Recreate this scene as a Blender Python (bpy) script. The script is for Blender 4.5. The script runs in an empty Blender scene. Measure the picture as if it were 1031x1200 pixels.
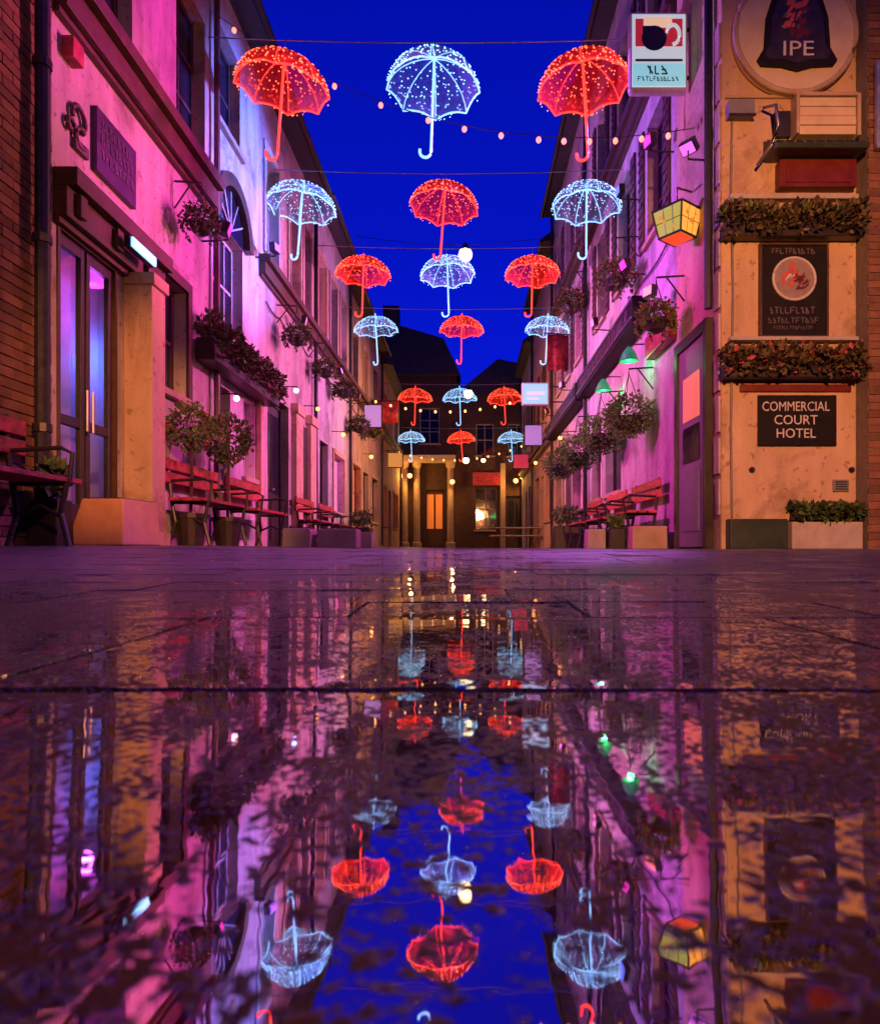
import bpy, bmesh, math, random
from mathutils import Vector, Matrix, noise as mnoise
R = math.radians
random.seed(7)
sc = bpy.context.scene
col = sc.collection

# ------------------------------------------------------------------ camera, sky, exposure
EYE = 0.012                                   # the camera rests just above the wet flagstones (street level at the walls is z = 0)
cam = bpy.data.cameras.new('camera'); camo = bpy.data.objects.new('camera', cam); col.objects.link(camo)
cam.sensor_fit = 'VERTICAL'; cam.sensor_height = 36; cam.sensor_width = 36; cam.lens = 24
cam.shift_x = -32.5 / 1200; cam.shift_y = 42 / 1200
cam.clip_start = 0.01; cam.clip_end = 500
camo.location = (0, 0, EYE); camo.rotation_euler = (R(90), 0, 0)
cam.dof.use_dof = True; cam.dof.focus_distance = 9.0; cam.dof.aperture_fstop = 9.0
sc.camera = camo

world = bpy.data.worlds.new('World'); sc.world = world; world.use_nodes = True
wn = world.node_tree; wn.nodes.clear()
sky = wn.nodes.new('ShaderNodeTexSky'); sky.sky_type = 'NISHITA'; sky.sun_disc = False
sky.sun_elevation = R(-4); sky.sun_rotation = R(0); sky.ozone_density = 6.0; sky.dust_density = 0.3
tint = wn.nodes.new('ShaderNodeMix'); tint.data_type = 'RGBA'; tint.blend_type = 'MULTIPLY'; tint.inputs[0].default_value = 1
tint.inputs[7].default_value = (0.006, 0.028, 1.0, 1)
bgn = wn.nodes.new('ShaderNodeBackground'); bgn.inputs[1].default_value = 1.6
wo = wn.nodes.new('ShaderNodeOutputWorld')
gam = wn.nodes.new('ShaderNodeGamma'); gam.inputs[1].default_value = 0.4      # evens out the steep twilight gradient
wn.links.new(sky.outputs[0], gam.inputs[0]); wn.links.new(gam.outputs[0], tint.inputs[6]); wn.links.new(tint.outputs[2], bgn.inputs[0]); wn.links.new(bgn.outputs[0], wo.inputs[0])

sc.view_settings.view_transform = 'Standard'; sc.view_settings.look = 'None'
sc.view_settings.exposure = 0; sc.view_settings.gamma = 1; sc.view_settings.use_curve_mapping = False
sc.cycles.use_denoising = True
sc.cycles.max_bounces = 6; sc.cycles.transparent_max_bounces = 12
sc.cycles.sample_clamp_indirect = 4.0; sc.cycles.caustics_reflective = False; sc.cycles.caustics_refractive = False

# ------------------------------------------------------------------ materials
MATS = {}
def newmat(name):
    m = bpy.data.materials.new(name); m.use_nodes = True; MATS[name] = m
    nt = m.node_tree; return m, nt, nt.nodes['Principled BSDF']
def N(nt, t, **kw):
    n = nt.nodes.new(t)
    for k, v in kw.items(): setattr(n, k, v)
    return n
def rough_mat(name, c1, c2, scale=6.0, rough=0.7, bump=0.25, dist=0.01, spread=0.25, detail=6, ior=1.45, rand=0.0, metal=0.0, fine=60.0, streak=False):
    """two-tone weathered surface: large stains, fine grain, bump"""
    m, nt, b = newmat(name)
    geo = N(nt, 'ShaderNodeNewGeometry')
    n1 = N(nt, 'ShaderNodeTexNoise'); n1.inputs['Scale'].default_value = scale; n1.inputs['Detail'].default_value = detail; n1.inputs['Roughness'].default_value = 0.65
    n2 = N(nt, 'ShaderNodeTexNoise'); n2.inputs['Scale'].default_value = fine; n2.inputs['Detail'].default_value = 4
    if streak:
        mp = N(nt, 'ShaderNodeMapping'); mp.inputs['Scale'].default_value = (1, 1, .28); nt.links.new(geo.outputs['Position'], mp.inputs[0]); nt.links.new(mp.outputs[0], n1.inputs['Vector'])
    else: nt.links.new(geo.outputs['Position'], n1.inputs['Vector'])
    nt.links.new(geo.outputs['Position'], n2.inputs['Vector'])
    r = N(nt, 'ShaderNodeMapRange'); r.inputs[1].default_value = 0.5 - spread; r.inputs[2].default_value = 0.5 + spread
    nt.links.new(n1.outputs[0], r.inputs[0])
    mx = N(nt, 'ShaderNodeMix', data_type='RGBA'); mx.inputs[6].default_value = (*c1, 1); mx.inputs[7].default_value = (*c2, 1)
    nt.links.new(r.outputs[0], mx.inputs[0])
    out = mx.outputs[2]
    if streak:                                   # damp patches and chipped spots
        n3 = N(nt, 'ShaderNodeTexNoise'); n3.inputs['Scale'].default_value = 1.1; n3.inputs['Detail'].default_value = 9; n3.inputs['Roughness'].default_value = .72; n3.inputs['Distortion'].default_value = .6
        nt.links.new(geo.outputs['Position'], n3.inputs['Vector'])
        r3 = N(nt, 'ShaderNodeMapRange'); r3.inputs[1].default_value = .54; r3.inputs[2].default_value = .66; r3.inputs[4].default_value = .62; nt.links.new(n3.outputs[0], r3.inputs[0])
        m3 = N(nt, 'ShaderNodeMix', data_type='RGBA'); m3.inputs[7].default_value = (c1[0] * .42, c1[1] * .36, c1[2] * .32, 1); nt.links.new(r3.outputs[0], m3.inputs[0]); nt.links.new(out, m3.inputs[6])
        n4 = N(nt, 'ShaderNodeTexNoise'); n4.inputs['Scale'].default_value = 15; n4.inputs['Detail'].default_value = 5; nt.links.new(geo.outputs['Position'], n4.inputs['Vector'])
        r4 = N(nt, 'ShaderNodeMapRange'); r4.inputs[1].default_value = .63; r4.inputs[2].default_value = .67; r4.inputs[4].default_value = .6; nt.links.new(n4.outputs[0], r4.inputs[0])
        m4 = N(nt, 'ShaderNodeMix', data_type='RGBA'); m4.inputs[7].default_value = (c1[0] * .5, c1[1] * .42, c1[2] * .38, 1); nt.links.new(r4.outputs[0], m4.inputs[0]); nt.links.new(m3.outputs[2], m4.inputs[6])
        out = m4.outputs[2]
    if rand > 0:
        oi = N(nt, 'ShaderNodeObjectInfo'); hs = N(nt, 'ShaderNodeHueSaturation')
        mr = N(nt, 'ShaderNodeMapRange'); mr.inputs[3].default_value = 1 - rand; mr.inputs[4].default_value = 1 + rand
        nt.links.new(oi.outputs['Random'], mr.inputs[0]); nt.links.new(mr.outputs[0], hs.inputs['Value']); nt.links.new(out, hs.inputs['Color']); out = hs.outputs[0]
    nt.links.new(out, b.inputs['Base Color'])
    rr = N(nt, 'ShaderNodeMapRange'); rr.inputs[3].default_value = max(0.03, rough - 0.15); rr.inputs[4].default_value = min(1, rough + 0.12)
    nt.links.new(n1.outputs[0], rr.inputs[0]); nt.links.new(rr.outputs[0], b.inputs['Roughness'])
    ad = N(nt, 'ShaderNodeMath', operation='ADD'); nt.links.new(n1.outputs[0], ad.inputs[0]); nt.links.new(n2.outputs[0], ad.inputs[1])
    bp = N(nt, 'ShaderNodeBump'); bp.inputs['Strength'].default_value = bump; bp.inputs['Distance'].default_value = dist
    nt.links.new(ad.outputs[0], bp.inputs['Height']); nt.links.new(bp.outputs[0], b.inputs['Normal'])
    b.inputs['IOR'].default_value = ior; b.inputs['Metallic'].default_value = metal
    return m
def emit_mat(name, c, s, light=False):
    m, nt, b = newmat(name)
    m.cycles.emission_sampling = 'AUTO' if light else 'NONE'
    b.inputs['Base Color'].default_value = (*c, 1); b.inputs['Emission Color'].default_value = (*c, 1); b.inputs['Emission Strength'].default_value = s
    return m
def glass_mat(name, c, rough=0.06):
    m, nt, b = newmat(name)
    geo = N(nt, 'ShaderNodeNewGeometry'); n = N(nt, 'ShaderNodeTexNoise'); n.inputs['Scale'].default_value = 2.2; n.inputs['Detail'].default_value = 3
    nt.links.new(geo.outputs['Position'], n.inputs['Vector'])
    bp = N(nt, 'ShaderNodeBump'); bp.inputs['Strength'].default_value = 0.12; bp.inputs['Distance'].default_value = 0.03
    nt.links.new(n.outputs[0], bp.inputs['Height']); nt.links.new(bp.outputs[0], b.inputs['Normal'])
    b.inputs['Base Color'].default_value = (*c, 1); b.inputs['Roughness'].default_value = rough; b.inputs['IOR'].default_value = 1.9
    return m
def clear_glass(name, tintc=(0.9, 0.9, 1.0)):
    m, nt, b = newmat(name)
    o = [n for n in nt.nodes if n.type == 'OUTPUT_MATERIAL'][0]
    tr = N(nt, 'ShaderNodeBsdfTransparent'); tr.inputs[0].default_value = (*tintc, 1)
    gl = N(nt, 'ShaderNodeBsdfGlossy'); gl.inputs['Roughness'].default_value = 0.05
    lw = N(nt, 'ShaderNodeLayerWeight'); pw = N(nt, 'ShaderNodeMath', operation='POWER'); pw.inputs[1].default_value = 4; nt.links.new(lw.outputs['Facing'], pw.inputs[0]); fr = N(nt, 'ShaderNodeMapRange'); fr.inputs[3].default_value = .04; fr.inputs[4].default_value = .8; nt.links.new(pw.outputs[0], fr.inputs[0])
    mx = N(nt, 'ShaderNodeMixShader'); nt.links.new(fr.outputs[0], mx.inputs[0]); nt.links.new(tr.outputs[0], mx.inputs[1]); nt.links.new(gl.outputs[0], mx.inputs[2])
    nt.links.new(mx.outputs[0], o.inputs[0]); return m
def film_mat(name, c, alpha):
    """thin umbrella film: part see-through, part glowing by transmitted light"""
    m, nt, b = newmat(name)
    o = [n for n in nt.nodes if n.type == 'OUTPUT_MATERIAL'][0]
    tr = N(nt, 'ShaderNodeBsdfTransparent'); tl = N(nt, 'ShaderNodeBsdfTranslucent'); tl.inputs[0].default_value = (*c, 1)
    df = N(nt, 'ShaderNodeBsdfDiffuse'); df.inputs[0].default_value = (*c, 1)
    m1 = N(nt, 'ShaderNodeMixShader'); m1.inputs[0].default_value = 0.5; nt.links.new(tl.outputs[0], m1.inputs[1]); nt.links.new(df.outputs[0], m1.inputs[2])
    m2 = N(nt, 'ShaderNodeMixShader'); m2.inputs[0].default_value = alpha; nt.links.new(tr.outputs[0], m2.inputs[1]); nt.links.new(m1.outputs[0], m2.inputs[2])
    nt.links.new(m2.outputs[0], o.inputs[0]); return m

def wet_stone(name):
    m, nt, b = newmat(name)
    geo = N(nt, 'ShaderNodeNewGeometry'); P = geo.outputs['Position']
    def noi(scale, detail=5, rough=0.6, dist=0.0):
        n = N(nt, 'ShaderNodeTexNoise'); n.inputs['Scale'].default_value = scale; n.inputs['Detail'].default_value = detail
        n.inputs['Roughness'].default_value = rough; n.inputs['Distortion'].default_value = dist; nt.links.new(P, n.inputs['Vector']); return n.outputs[0]
    def rng(x, a, c, lo=0.0, hi=1.0):
        r = N(nt, 'ShaderNodeMapRange'); r.inputs[1].default_value = a; r.inputs[2].default_value = c; r.inputs[3].default_value = lo; r.inputs[4].default_value = hi
        nt.links.new(x, r.inputs[0]); return r.outputs[0]
    def mth(op, x, y):
        k = N(nt, 'ShaderNodeMath', operation=op)
        for i, v in enumerate((x, y)):
            if isinstance(v, (int, float)): k.inputs[i].default_value = v
            else: nt.links.new(v, k.inputs[i])
        return k.outputs[0]
    big, mid, grain, fine = noi(5.0, 4), noi(26.0, 5), noi(170.0, 3, 0.5), noi(520.0, 3)
    sep = N(nt, 'ShaderNodeSeparateXYZ'); nt.links.new(P, sep.inputs[0])
    ax = mth('ABSOLUTE', mth('ADD', sep.outputs[0], 0.03), 0)
    # the stone hollow that holds water runs along the middle of the lane; rougher, better drained stone beside it
    side = rng(ax, 0.06, 0.55)
    near = rng(sep.outputs[1], 0.62, 0.16)     # the hollow is deepest half a metre out; nearer, the stone rises out of the film
    h = mth('ADD', mth('ADD', mth('MULTIPLY', grain, 0.55), mth('MULTIPLY', mid, 0.30)), mth('MULTIPLY', big, 0.30))
    h = mth('ADD', h, mth('ADD', mth('MULTIPLY', side, 0.060), mth('MULTIPLY', near, 0.038)))
    far = rng(sep.outputs[1], 1.1, 2.6)        # beyond the hollow the stone only carries a thin damp sheen
    h = mth('ADD', h, mth('MULTIPLY', far, 0.035))
    proud = rng(h, 0.592, 0.638)                # 0 under water film, 1 grain standing proud
    cr = N(nt, 'ShaderNodeMix', data_type='RGBA'); cr.inputs[6].default_value = (0.006, 0.004, 0.003, 1); cr.inputs[7].default_value = (0.060, 0.028, 0.014, 1)
    nt.links.new(rng(mth('ADD', mth('MULTIPLY', fine, 0.5), mth('MULTIPLY', mid, 0.5)), 0.35, 0.65), cr.inputs[0])
    nt.links.new(cr.outputs[2], b.inputs['Base Color'])
    nt.links.new(mth('ADD', 0.016, mth('MULTIPLY', proud, mth('ADD', 0.34, mth('MULTIPLY', far, 0.08)))), b.inputs['Roughness'])
    nt.links.new(mth('SUBTRACT', 8.5, mth('MULTIPLY', proud, mth('SUBTRACT', 7.22, mth('MULTIPLY', far, 1.4)))), b.inputs['IOR'])
    bp = N(nt, 'ShaderNodeBump'); bp.inputs['Strength'].default_value = 0.8; bp.inputs['Distance'].default_value = 0.004
    nt.links.new(mth('ADD', proud, mth('MULTIPLY', fine, mth('MULTIPLY', proud, 0.5))), bp.inputs['Height'])
    rip = N(nt, 'ShaderNodeBump'); rip.inputs['Strength'].default_value = 0.022; rip.inputs['Distance'].default_value = 0.004
    nt.links.new(noi(38.0, 2), rip.inputs['Height']); nt.links.new(bp.outputs[0], rip.inputs['Normal']); nt.links.new(rip.outputs[0], b.inputs['Normal'])
    return m

M = {}
M['stone'] = wet_stone('wet_flagstone')
M['joint'] = rough_mat('joint_grit', (0.012, 0.009, 0.008), (0.03, 0.022, 0.018), 40, 0.5, 0.4, 0.004)
M['brick'] = rough_mat('brick', (0.13, 0.055, 0.032), (0.26, 0.12, 0.07), 9, 0.85, 0.5, 0.006, rand=0.35)
M['mortar'] = rough_mat('mortar', (0.16, 0.13, 0.11), (0.26, 0.22, 0.18), 14, 0.9, 0.4, 0.004)
M['cream'] = rough_mat('cream_render', (0.30, 0.25, 0.21), (0.64, 0.57, 0.49), 3.5, 0.8, 0.4, 0.012, 0.2, streak=True)
M['white'] = rough_mat('white_render', (0.32, 0.30, 0.30), (0.68, 0.65, 0.65), 3.0, 0.8, 0.4, 0.012, 0.2, streak=True)
M['pinkwall'] = rough_mat('pale_pink_render', (0.26, 0.20, 0.20), (0.60, 0.48, 0.48), 3.0, 0.8, 0.4, 0.012, 0.2, streak=True)
M['ochre'] = rough_mat('ochre_render', (0.42, 0.28, 0.17), (0.70, 0.51, 0.34), 2.6, 0.8, 0.5, 0.012, 0.22, streak=True)
M['oldbrick'] = rough_mat('dark_brick', (0.05, 0.028, 0.02), (0.13, 0.07, 0.045), 5, 0.85, 0.5, 0.01)  # brick in an overall darker tone
M['sand'] = rough_mat('sandstone', (0.36, 0.27, 0.18), (0.55, 0.43, 0.30), 6, 0.85, 0.5, 0.01)
M['grey'] = rough_mat('grey_paint', (0.16, 0.16, 0.18), (0.26, 0.26, 0.28), 5, 0.55, 0.2, 0.004)
M['timber'] = rough_mat('brown_timber', (0.045, 0.022, 0.011), (0.12, 0.06, 0.028), 7, 0.5, 0.3, 0.004)
M['darktimber'] = rough_mat('dark_timber', (0.018, 0.014, 0.014), (0.05, 0.038, 0.034), 7, 0.42, 0.2, 0.003)
M['sash'] = rough_mat('sash_paint', (0.35, 0.32, 0.31), (0.6, 0.57, 0.55), 8, 0.5, 0.15, 0.003)
M['brownsash'] = rough_mat('brown_sash', (0.06, 0.03, 0.03), (0.12, 0.06, 0.05), 8, 0.5, 0.15, 0.003)
M['redpaint'] = rough_mat('red_paint', (0.20, 0.018, 0.028), (0.58, 0.06, 0.08), 11, 0.45, 0.3, 0.004, 0.12, rand=0.2)
M['darkred'] = rough_mat('dark_and_shaded_red', (0.10, 0.010, 0.008), (0.18, 0.022, 0.015), 8, 0.5, 0.15, 0.003)  # also carries the underside shade of the canopy's lower panel
M['iron'] = rough_mat('black_iron', (0.012, 0.012, 0.014), (0.035, 0.033, 0.035), 20, 0.4, 0.2, 0.002)
M['steel'] = rough_mat('dull_steel', (0.30, 0.31, 0.34), (0.45, 0.46, 0.5), 20, 0.35, 0.1, 0.002, metal=0.8)
M['slate'] = rough_mat('slate_roof', (0.03, 0.03, 0.04), (0.07, 0.07, 0.085), 6, 0.6, 0.4, 0.01)
M['concrete'] = rough_mat('pale_concrete', (0.34, 0.30, 0.27), (0.52, 0.46, 0.42), 7, 0.85, 0.4, 0.006)
M['terracotta'] = rough_mat('terracotta', (0.42, 0.19, 0.10), (0.58, 0.30, 0.17), 7, 0.8, 0.3, 0.005)
M['leaf'] = rough_mat('leaf', (0.05, 0.11, 0.028), (0.14, 0.24, 0.07), 14, 0.55, 0.1, 0.002, rand=0.25)
M['dryleaf'] = rough_mat('autumn_leaf', (0.07, 0.05, 0.02), (0.16, 0.12, 0.045), 14, 0.6, 0.1, 0.002, rand=0.25)
M['flower'] = rough_mat('red_flower', (0.35, 0.03, 0.05), (0.55, 0.10, 0.14), 20, 0.6, 0.1, 0.002)
M['soil'] = rough_mat('soil', (0.02, 0.014, 0.01), (0.05, 0.035, 0.025), 30, 0.95, 0.5, 0.01)
M['black'] = rough_mat('black_board', (0.008, 0.007, 0.007), (0.02, 0.016, 0.016), 9, 0.6, 0.15, 0.003, ior=1.25)
M['purpleboard'] = rough_mat('plum_board', (0.035, 0.015, 0.06), (0.08, 0.03, 0.11), 9, 0.4, 0.15, 0.003)
M['letter'] = rough_mat('pale_lettering', (0.50, 0.47, 0.45), (0.72, 0.69, 0.66), 25, 0.6, 0.1, 0.002)
M['dimletter'] = rough_mat('faded_lettering', (0.07, 0.05, 0.07), (0.16, 0.12, 0.15), 25, 0.6, 0.1, 0.002)
M['dullcream'] = rough_mat('faded_cream', (0.20, 0.16, 0.15), (0.34, 0.28, 0.25), 14, 0.6, 0.1, 0.002)
M['creampaint'] = rough_mat('cream_paint', (0.58, 0.46, 0.27), (0.74, 0.62, 0.40), 5, 0.5, 0.2, 0.004)
M['green'] = rough_mat('dark_green_paint', (0.018, 0.035, 0.022), (0.04, 0.06, 0.04), 6, 0.45, 0.2, 0.004)
M['emblemred'] = rough_mat('emblem_red', (0.40, 0.05, 0.04), (0.62, 0.14, 0.10), 9, 0.5, 0.1, 0.002)
M['lid'] = rough_mat('white_plastic', (0.6, 0.6, 0.6), (0.75, 0.75, 0.75), 9, 0.4, 0.05, 0.002)
M['pane'] = glass_mat('window_glass', (0.015, 0.015, 0.03))
M['doorglass'] = clear_glass('door_glass', (0.75, 0.75, 0.85))
M['litpink'] = emit_mat('lit_window_pink', (0.85, 0.20, 0.50), 0.55)
M['litwarm'] = emit_mat('lit_window_amber', (1.0, 0.30, 0.05), 0.26)
M['litdim'] = emit_mat('lit_window_dim', (0.8, 0.30, 0.16), 0.30)
M['redled'] = emit_mat('red_led', (1.0, 0.04, 0.025), 2.6, True)
M['redbulb'] = emit_mat('red_bulb', (1.0, 0.16, 0.06), 3.2)
M['whiteled'] = emit_mat('white_led', (0.27, 0.58, 1.0), 1.6, True)
M['whitebulb'] = emit_mat('white_bulb', (0.36, 0.72, 1.0), 2.2)
M['redfilm'] = film_mat('red_film', (1.0, 0.09, 0.05), 0.84)
M['clearfilm'] = film_mat('clear_film', (0.45, 0.60, 0.80), 0.38)
M['globe'] = emit_mat('lamp_globe', (1.0, 0.60, 0.24), 9, True)
M['smallglobe'] = emit_mat('small_globe', (1.0, 0.42, 0.5), 5, True)
M['blueled'] = emit_mat('blue_led_batten', (0.22, 0.55, 1.0), 2.6, True)
M['festoonred'] = emit_mat('festoon_red', (1.0, 0.22, 0.16), 2.5)
M['greenlamp'] = emit_mat('green_lamp', (0.02, 0.34, 0.12), 0.4)
M['signface'] = emit_mat('sign_face', (0.70, 0.82, 0.88), 0.55)
M['signcyan'] = emit_mat('sign_face_cyan', (0.30, 0.70, 0.78), 0.7)
M['signred'] = emit_mat('sign_print_red', (0.50, 0.02, 0.04), 0.6)
M['signcream'] = emit_mat('sign_print_cream', (0.95, 0.62, 0.40), 0.65)
M['signnavy'] = rough_mat('sign_print_navy', (0.02, 0.02, 0.06), (0.035, 0.03, 0.09), 20, 0.5, 0.05, 0.001)
M['signteal'] = rough_mat('sign_print_teal', (0.05, 0.16, 0.22), (0.07, 0.2, 0.26), 20, 0.5, 0.05, 0.001)
M['paneyellow'] = emit_mat('stained_pane_yellow', (0.90, 0.42, 0.07), 0.85, True)
M['panegreen'] = emit_mat('stained_pane_green', (0.30, 0.42, 0.05), 0.65, True)
M['panemotif'] = emit_mat('stained_motif', (0.55, 0.30, 0.04), 0.5)
M['panered'] = emit_mat('stained_pane_red', (0.9, 0.10, 0.03), 0.6)
M['floodlens'] = {}

# ------------------------------------------------------------------ mesh helpers
def scribble(mb, rr, u0, u1, v, h, fn, d0, d1):
    """a worn line of small letter strokes from u0 to u1; fn(u, v, d) maps to 3D"""
    u = u0
    def bar(ua, va, ub, vb, t):
        du, dv = ub - ua, vb - va; l = math.hypot(du, dv) or 1; nu, nv = -dv / l * t, du / l * t
        mb.prism([(ua + nu, va + nv), (ub + nu, vb + nv), (ub - nu, vb - nv), (ua - nu, va - nv)], lambda p: fn(p[0], p[1], d0), lambda p: fn(p[0], p[1], d1 + rr.uniform(0, .0008)))
    while u < u1 - h * .5:
        w = h * rr.uniform(.45, .75); t = h * .09; k = rr.randrange(6); b0, t0 = v - h / 2, v + h / 2
        if k in (0, 1, 4): bar(u, b0, u, t0, t)
        if k in (0, 2): bar(u, t0, u + w, t0, t)
        if k in (1, 3, 4): bar(u, b0, u + w, b0, t)
        if k in (0, 3): bar(u, v, u + w * .8, v, t)
        if k in (2, 5): bar(u + w / 2, b0, u + w / 2, t0, t)
        if k in (4, 5): bar(u, t0, u + w, b0, t)
        if k == 3: bar(u + w, b0, u, t0, t)
        u += w + h * .3
class MB:
    def __init__(s): s.v = []; s.f = []
    def add(s, vs, fs):
        o = len(s.v); s.v += [tuple(p) for p in vs]; s.f += [tuple(i + o for i in f) for f in fs]; return s
    def box(s, x0, x1, y0, y1, z0, z1):
        x0, x1 = min(x0, x1), max(x0, x1); y0, y1 = min(y0, y1), max(y0, y1); z0, z1 = min(z0, z1), max(z0, z1)
        return s.add([(x, y, z) for x in (x0, x1) for y in (y0, y1) for z in (z0, z1)],
                     [(0, 1, 3, 2), (4, 6, 7, 5), (0, 4, 5, 1), (2, 3, 7, 6), (0, 2, 6, 4), (1, 5, 7, 3)])
    def tube(s, pts, r, n=8, closed=False, r2=None):
        pts = [Vector(p) for p in pts]; k = len(pts); vs = []
        for i, p in enumerate(pts):
            a = pts[(i - 1) % k] if (closed or i > 0) else p; b = pts[(i + 1) % k] if (closed or i < k - 1) else p
            t = (b - a).normalized(); u = t.cross(Vector((0.0137, 0.021, 1)) if abs(t.z) < 0.95 else Vector((1, 0.01, 0.02))).normalized(); w = t.cross(u)
            rr = r if r2 is None else r + (r2 - r) * i / max(1, k - 1)
            for j in range(n):
                an = 2 * math.pi * j / n; vs.append(p + u * rr * math.cos(an) + w * rr * math.sin(an))
        fs = []
        for i in range(k if closed else k - 1):
            for j in range(n):
                fs.append((i * n + j, i * n + (j + 1) % n, ((i + 1) % k) * n + (j + 1) % n, ((i + 1) % k) * n + j))
        if not closed: fs += [tuple(range(n - 1, -1, -1)), tuple(range((k - 1) * n, k * n))]
        return s.add(vs, fs)
    def lathe(s, prof, c=(0, 0, 0), n=16, axis='z'):
        vs = []; k = len(prof)
        for (r, h) in prof:
            for j in range(n):
                a = 2 * math.pi * j / n
                p = (r * math.cos(a), r * math.sin(a), h)
                if axis == 'y': p = (p[0], -p[2], p[1])
                if axis == 'x': p = (p[2], p[0], p[1])
                vs.append((p[0] + c[0], p[1] + c[1], p[2] + c[2]))
        fs = [(i * n + j, i * n + (j + 1) % n, (i + 1) * n + (j + 1) % n, (i + 1) * n + j) for i in range(k - 1) for j in range(n)]
        fs += [tuple(range(n - 1, -1, -1)), tuple(range((k - 1) * n, k * n))]
        return s.add(vs, fs)
    def ball(s, c, r, n=12, m=8, sz=1.0):
        return s.lathe([(max(1e-4, r * math.sin(math.pi * i / m)), -r * sz * math.cos(math.pi * i / m)) for i in range(m + 1)], c, n)
    def prism(s, poly, f0, f1):
        """poly: list of 2D points; f0/f1 map a 2D point to 3D for the two ends"""
        k = len(poly); vs = [f0(p) for p in poly] + [f1(p) for p in poly]
        return s.add(vs, [tuple(range(k)), tuple(range(2 * k - 1, k - 1, -1))] + [(i, (i + 1) % k, (i + 1) % k + k, i + k) for i in range(k)])
    def mesh(s, name, smooth=False):
        me = bpy.data.meshes.new(name); me.from_pydata(s.v, [], s.f)
        bm = bmesh.new(); bm.from_mesh(me); bmesh.ops.recalc_face_normals(bm, faces=bm.faces); bm.to_mesh(me); bm.free()
        if smooth:
            for p in me.polygons: p.use_smooth = True
        return me
    def build(s, name, mat, parent=None, smooth=False, bevel=0.0):
        me = s.mesh(name, smooth); me.materials.append(mat)
        o = bpy.data.objects.new(name, me); col.objects.link(o)
        if parent: o.parent = parent
        if bevel:
            b = o.modifiers.new('bevel', 'BEVEL'); b.width = bevel; b.segments = 2; b.limit_method = 'ANGLE'
        return o
def tag(o, label=None, cat=None, group=None, kind=None):
    if label: o['label'] = label
    if cat: o['category'] = cat
    if group: o['group'] = group
    if kind: o['kind'] = kind
    return o
def thing(name, label, cat, loc=(0, 0, 0), rz=0.0, group=None):
    o = bpy.data.objects.new(name, None); col.objects.link(o); o.location = loc; o.rotation_euler = (0, 0, rz); o.empty_display_size = 0.1
    return tag(o, label, cat, group)
def inst(name, me, parent=None, loc=(0, 0, 0), rot=(0, 0, 0), scale=(1, 1, 1)):
    o = bpy.data.objects.new(name, me); col.objects.link(o); o.parent = parent; o.location = loc; o.rotation_euler = rot; o.scale = scale; return o
def copy_tree(o, parent=None):
    c = o.copy(); col.objects.link(c); c.parent = parent
    for ch in list(o.children): copy_tree(ch, c)
    return c
def text(name, s, size, mat, parent, loc, rot, ext=0.006, align='CENTER', sx=1.0):
    cu = bpy.data.curves.new(name, 'FONT'); cu.body = s; cu.size = size; cu.extrude = ext; cu.align_x = align; cu.align_y = 'CENTER'; cu.resolution_u = 3
    t = bpy.data.objects.new('tmp', cu); col.objects.link(t)
    me = bpy.data.meshes.new_from_object(t); bpy.data.objects.remove(t); bpy.data.curves.remove(cu)
    me.materials.append(mat); o = inst(name, me, parent, loc, rot, (sx, 1, 1)); return o
def lamp(name, parent, kind, loc, color, power, target=None, spot=60, blend=0.6, radius=0.05):
    l = bpy.data.lights.new(name, kind); l.color = color; l.energy = power; l.shadow_soft_size = radius
    if kind == 'SPOT': l.spot_size = R(spot); l.spot_blend = blend
    o = bpy.data.objects.new(name, l); col.objects.link(o); o.parent = parent; o.location = loc
    if target is not None:
        o.rotation_euler = (Vector(target) - Vector(loc)).to_track_quat('-Z', 'Y').to_euler()
    return o

XL, XR = -3.25, 2.60
class Face:
    """a wall plane: u runs along it, v up, w out of it"""
    def __init__(s, f): s.f = f
    def p(s, u, v, w): return s.f(u, v, w)
    def box(s, mb, u0, u1, v0, v1, w0, w1):
        a, b = s.f(u0, v0, w0), s.f(u1, v1, w1); return mb.box(a[0], b[0], a[1], b[1], a[2], b[2])
LEFT = Face(lambda u, v, w: (XL + w, u, v))
RIGHT = Face(lambda u, v, w: (XR - w, u, v))
def FRONT(y0): return Face(lambda u, v, w: (u, y0 - w, v))

def wall_with_holes(F, u0, u1, v0, v1, holes, depth=0.28, thick=4.0):
    mb = MB(); us = sorted({u0, u1, *[h[0] for h in holes], *[h[1] for h in holes]}); vs = sorted({v0, v1, *[h[2] for h in holes], *[h[3] for h in holes]})
    for i in range(len(us) - 1):
        for j in range(len(vs) - 1):
            cu, cv = (us[i] + us[i + 1]) / 2, (vs[j] + vs[j + 1]) / 2
            if any(h[0] < cu < h[1] and h[2] < cv < h[3] for h in holes): continue
            mb.add([F.p(us[i], vs[j], 0), F.p(us[i + 1], vs[j], 0), F.p(us[i + 1], vs[j + 1], 0), F.p(us[i], vs[j + 1], 0)], [(0, 1, 2, 3)])
    for (a, b, c, d, *dd) in holes:
        depth_ = dd[0] if dd else depth
        q = [(a, c), (b, c), (b, d), (a, d)]
        for k in range(4):
            p0, p1 = q[k], q[(k + 1) % 4]
            mb.add([F.p(*p0, 0), F.p(*p1, 0), F.p(*p1, -depth_), F.p(*p0, -depth_)], [(0, 1, 2, 3)])
    c = [(u0, v0), (u1, v0), (u1, v1), (u0, v1)]
    for k in range(4):
        p0, p1 = c[k], c[(k + 1) % 4]
        mb.add([F.p(*p0, 0), F.p(*p1, 0), F.p(*p1, -thick), F.p(*p0, -thick)], [(0, 1, 2, 3)])
    mb.add([F.p(*p, -thick) for p in c], [(0, 1, 2, 3)])
    return mb

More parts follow.
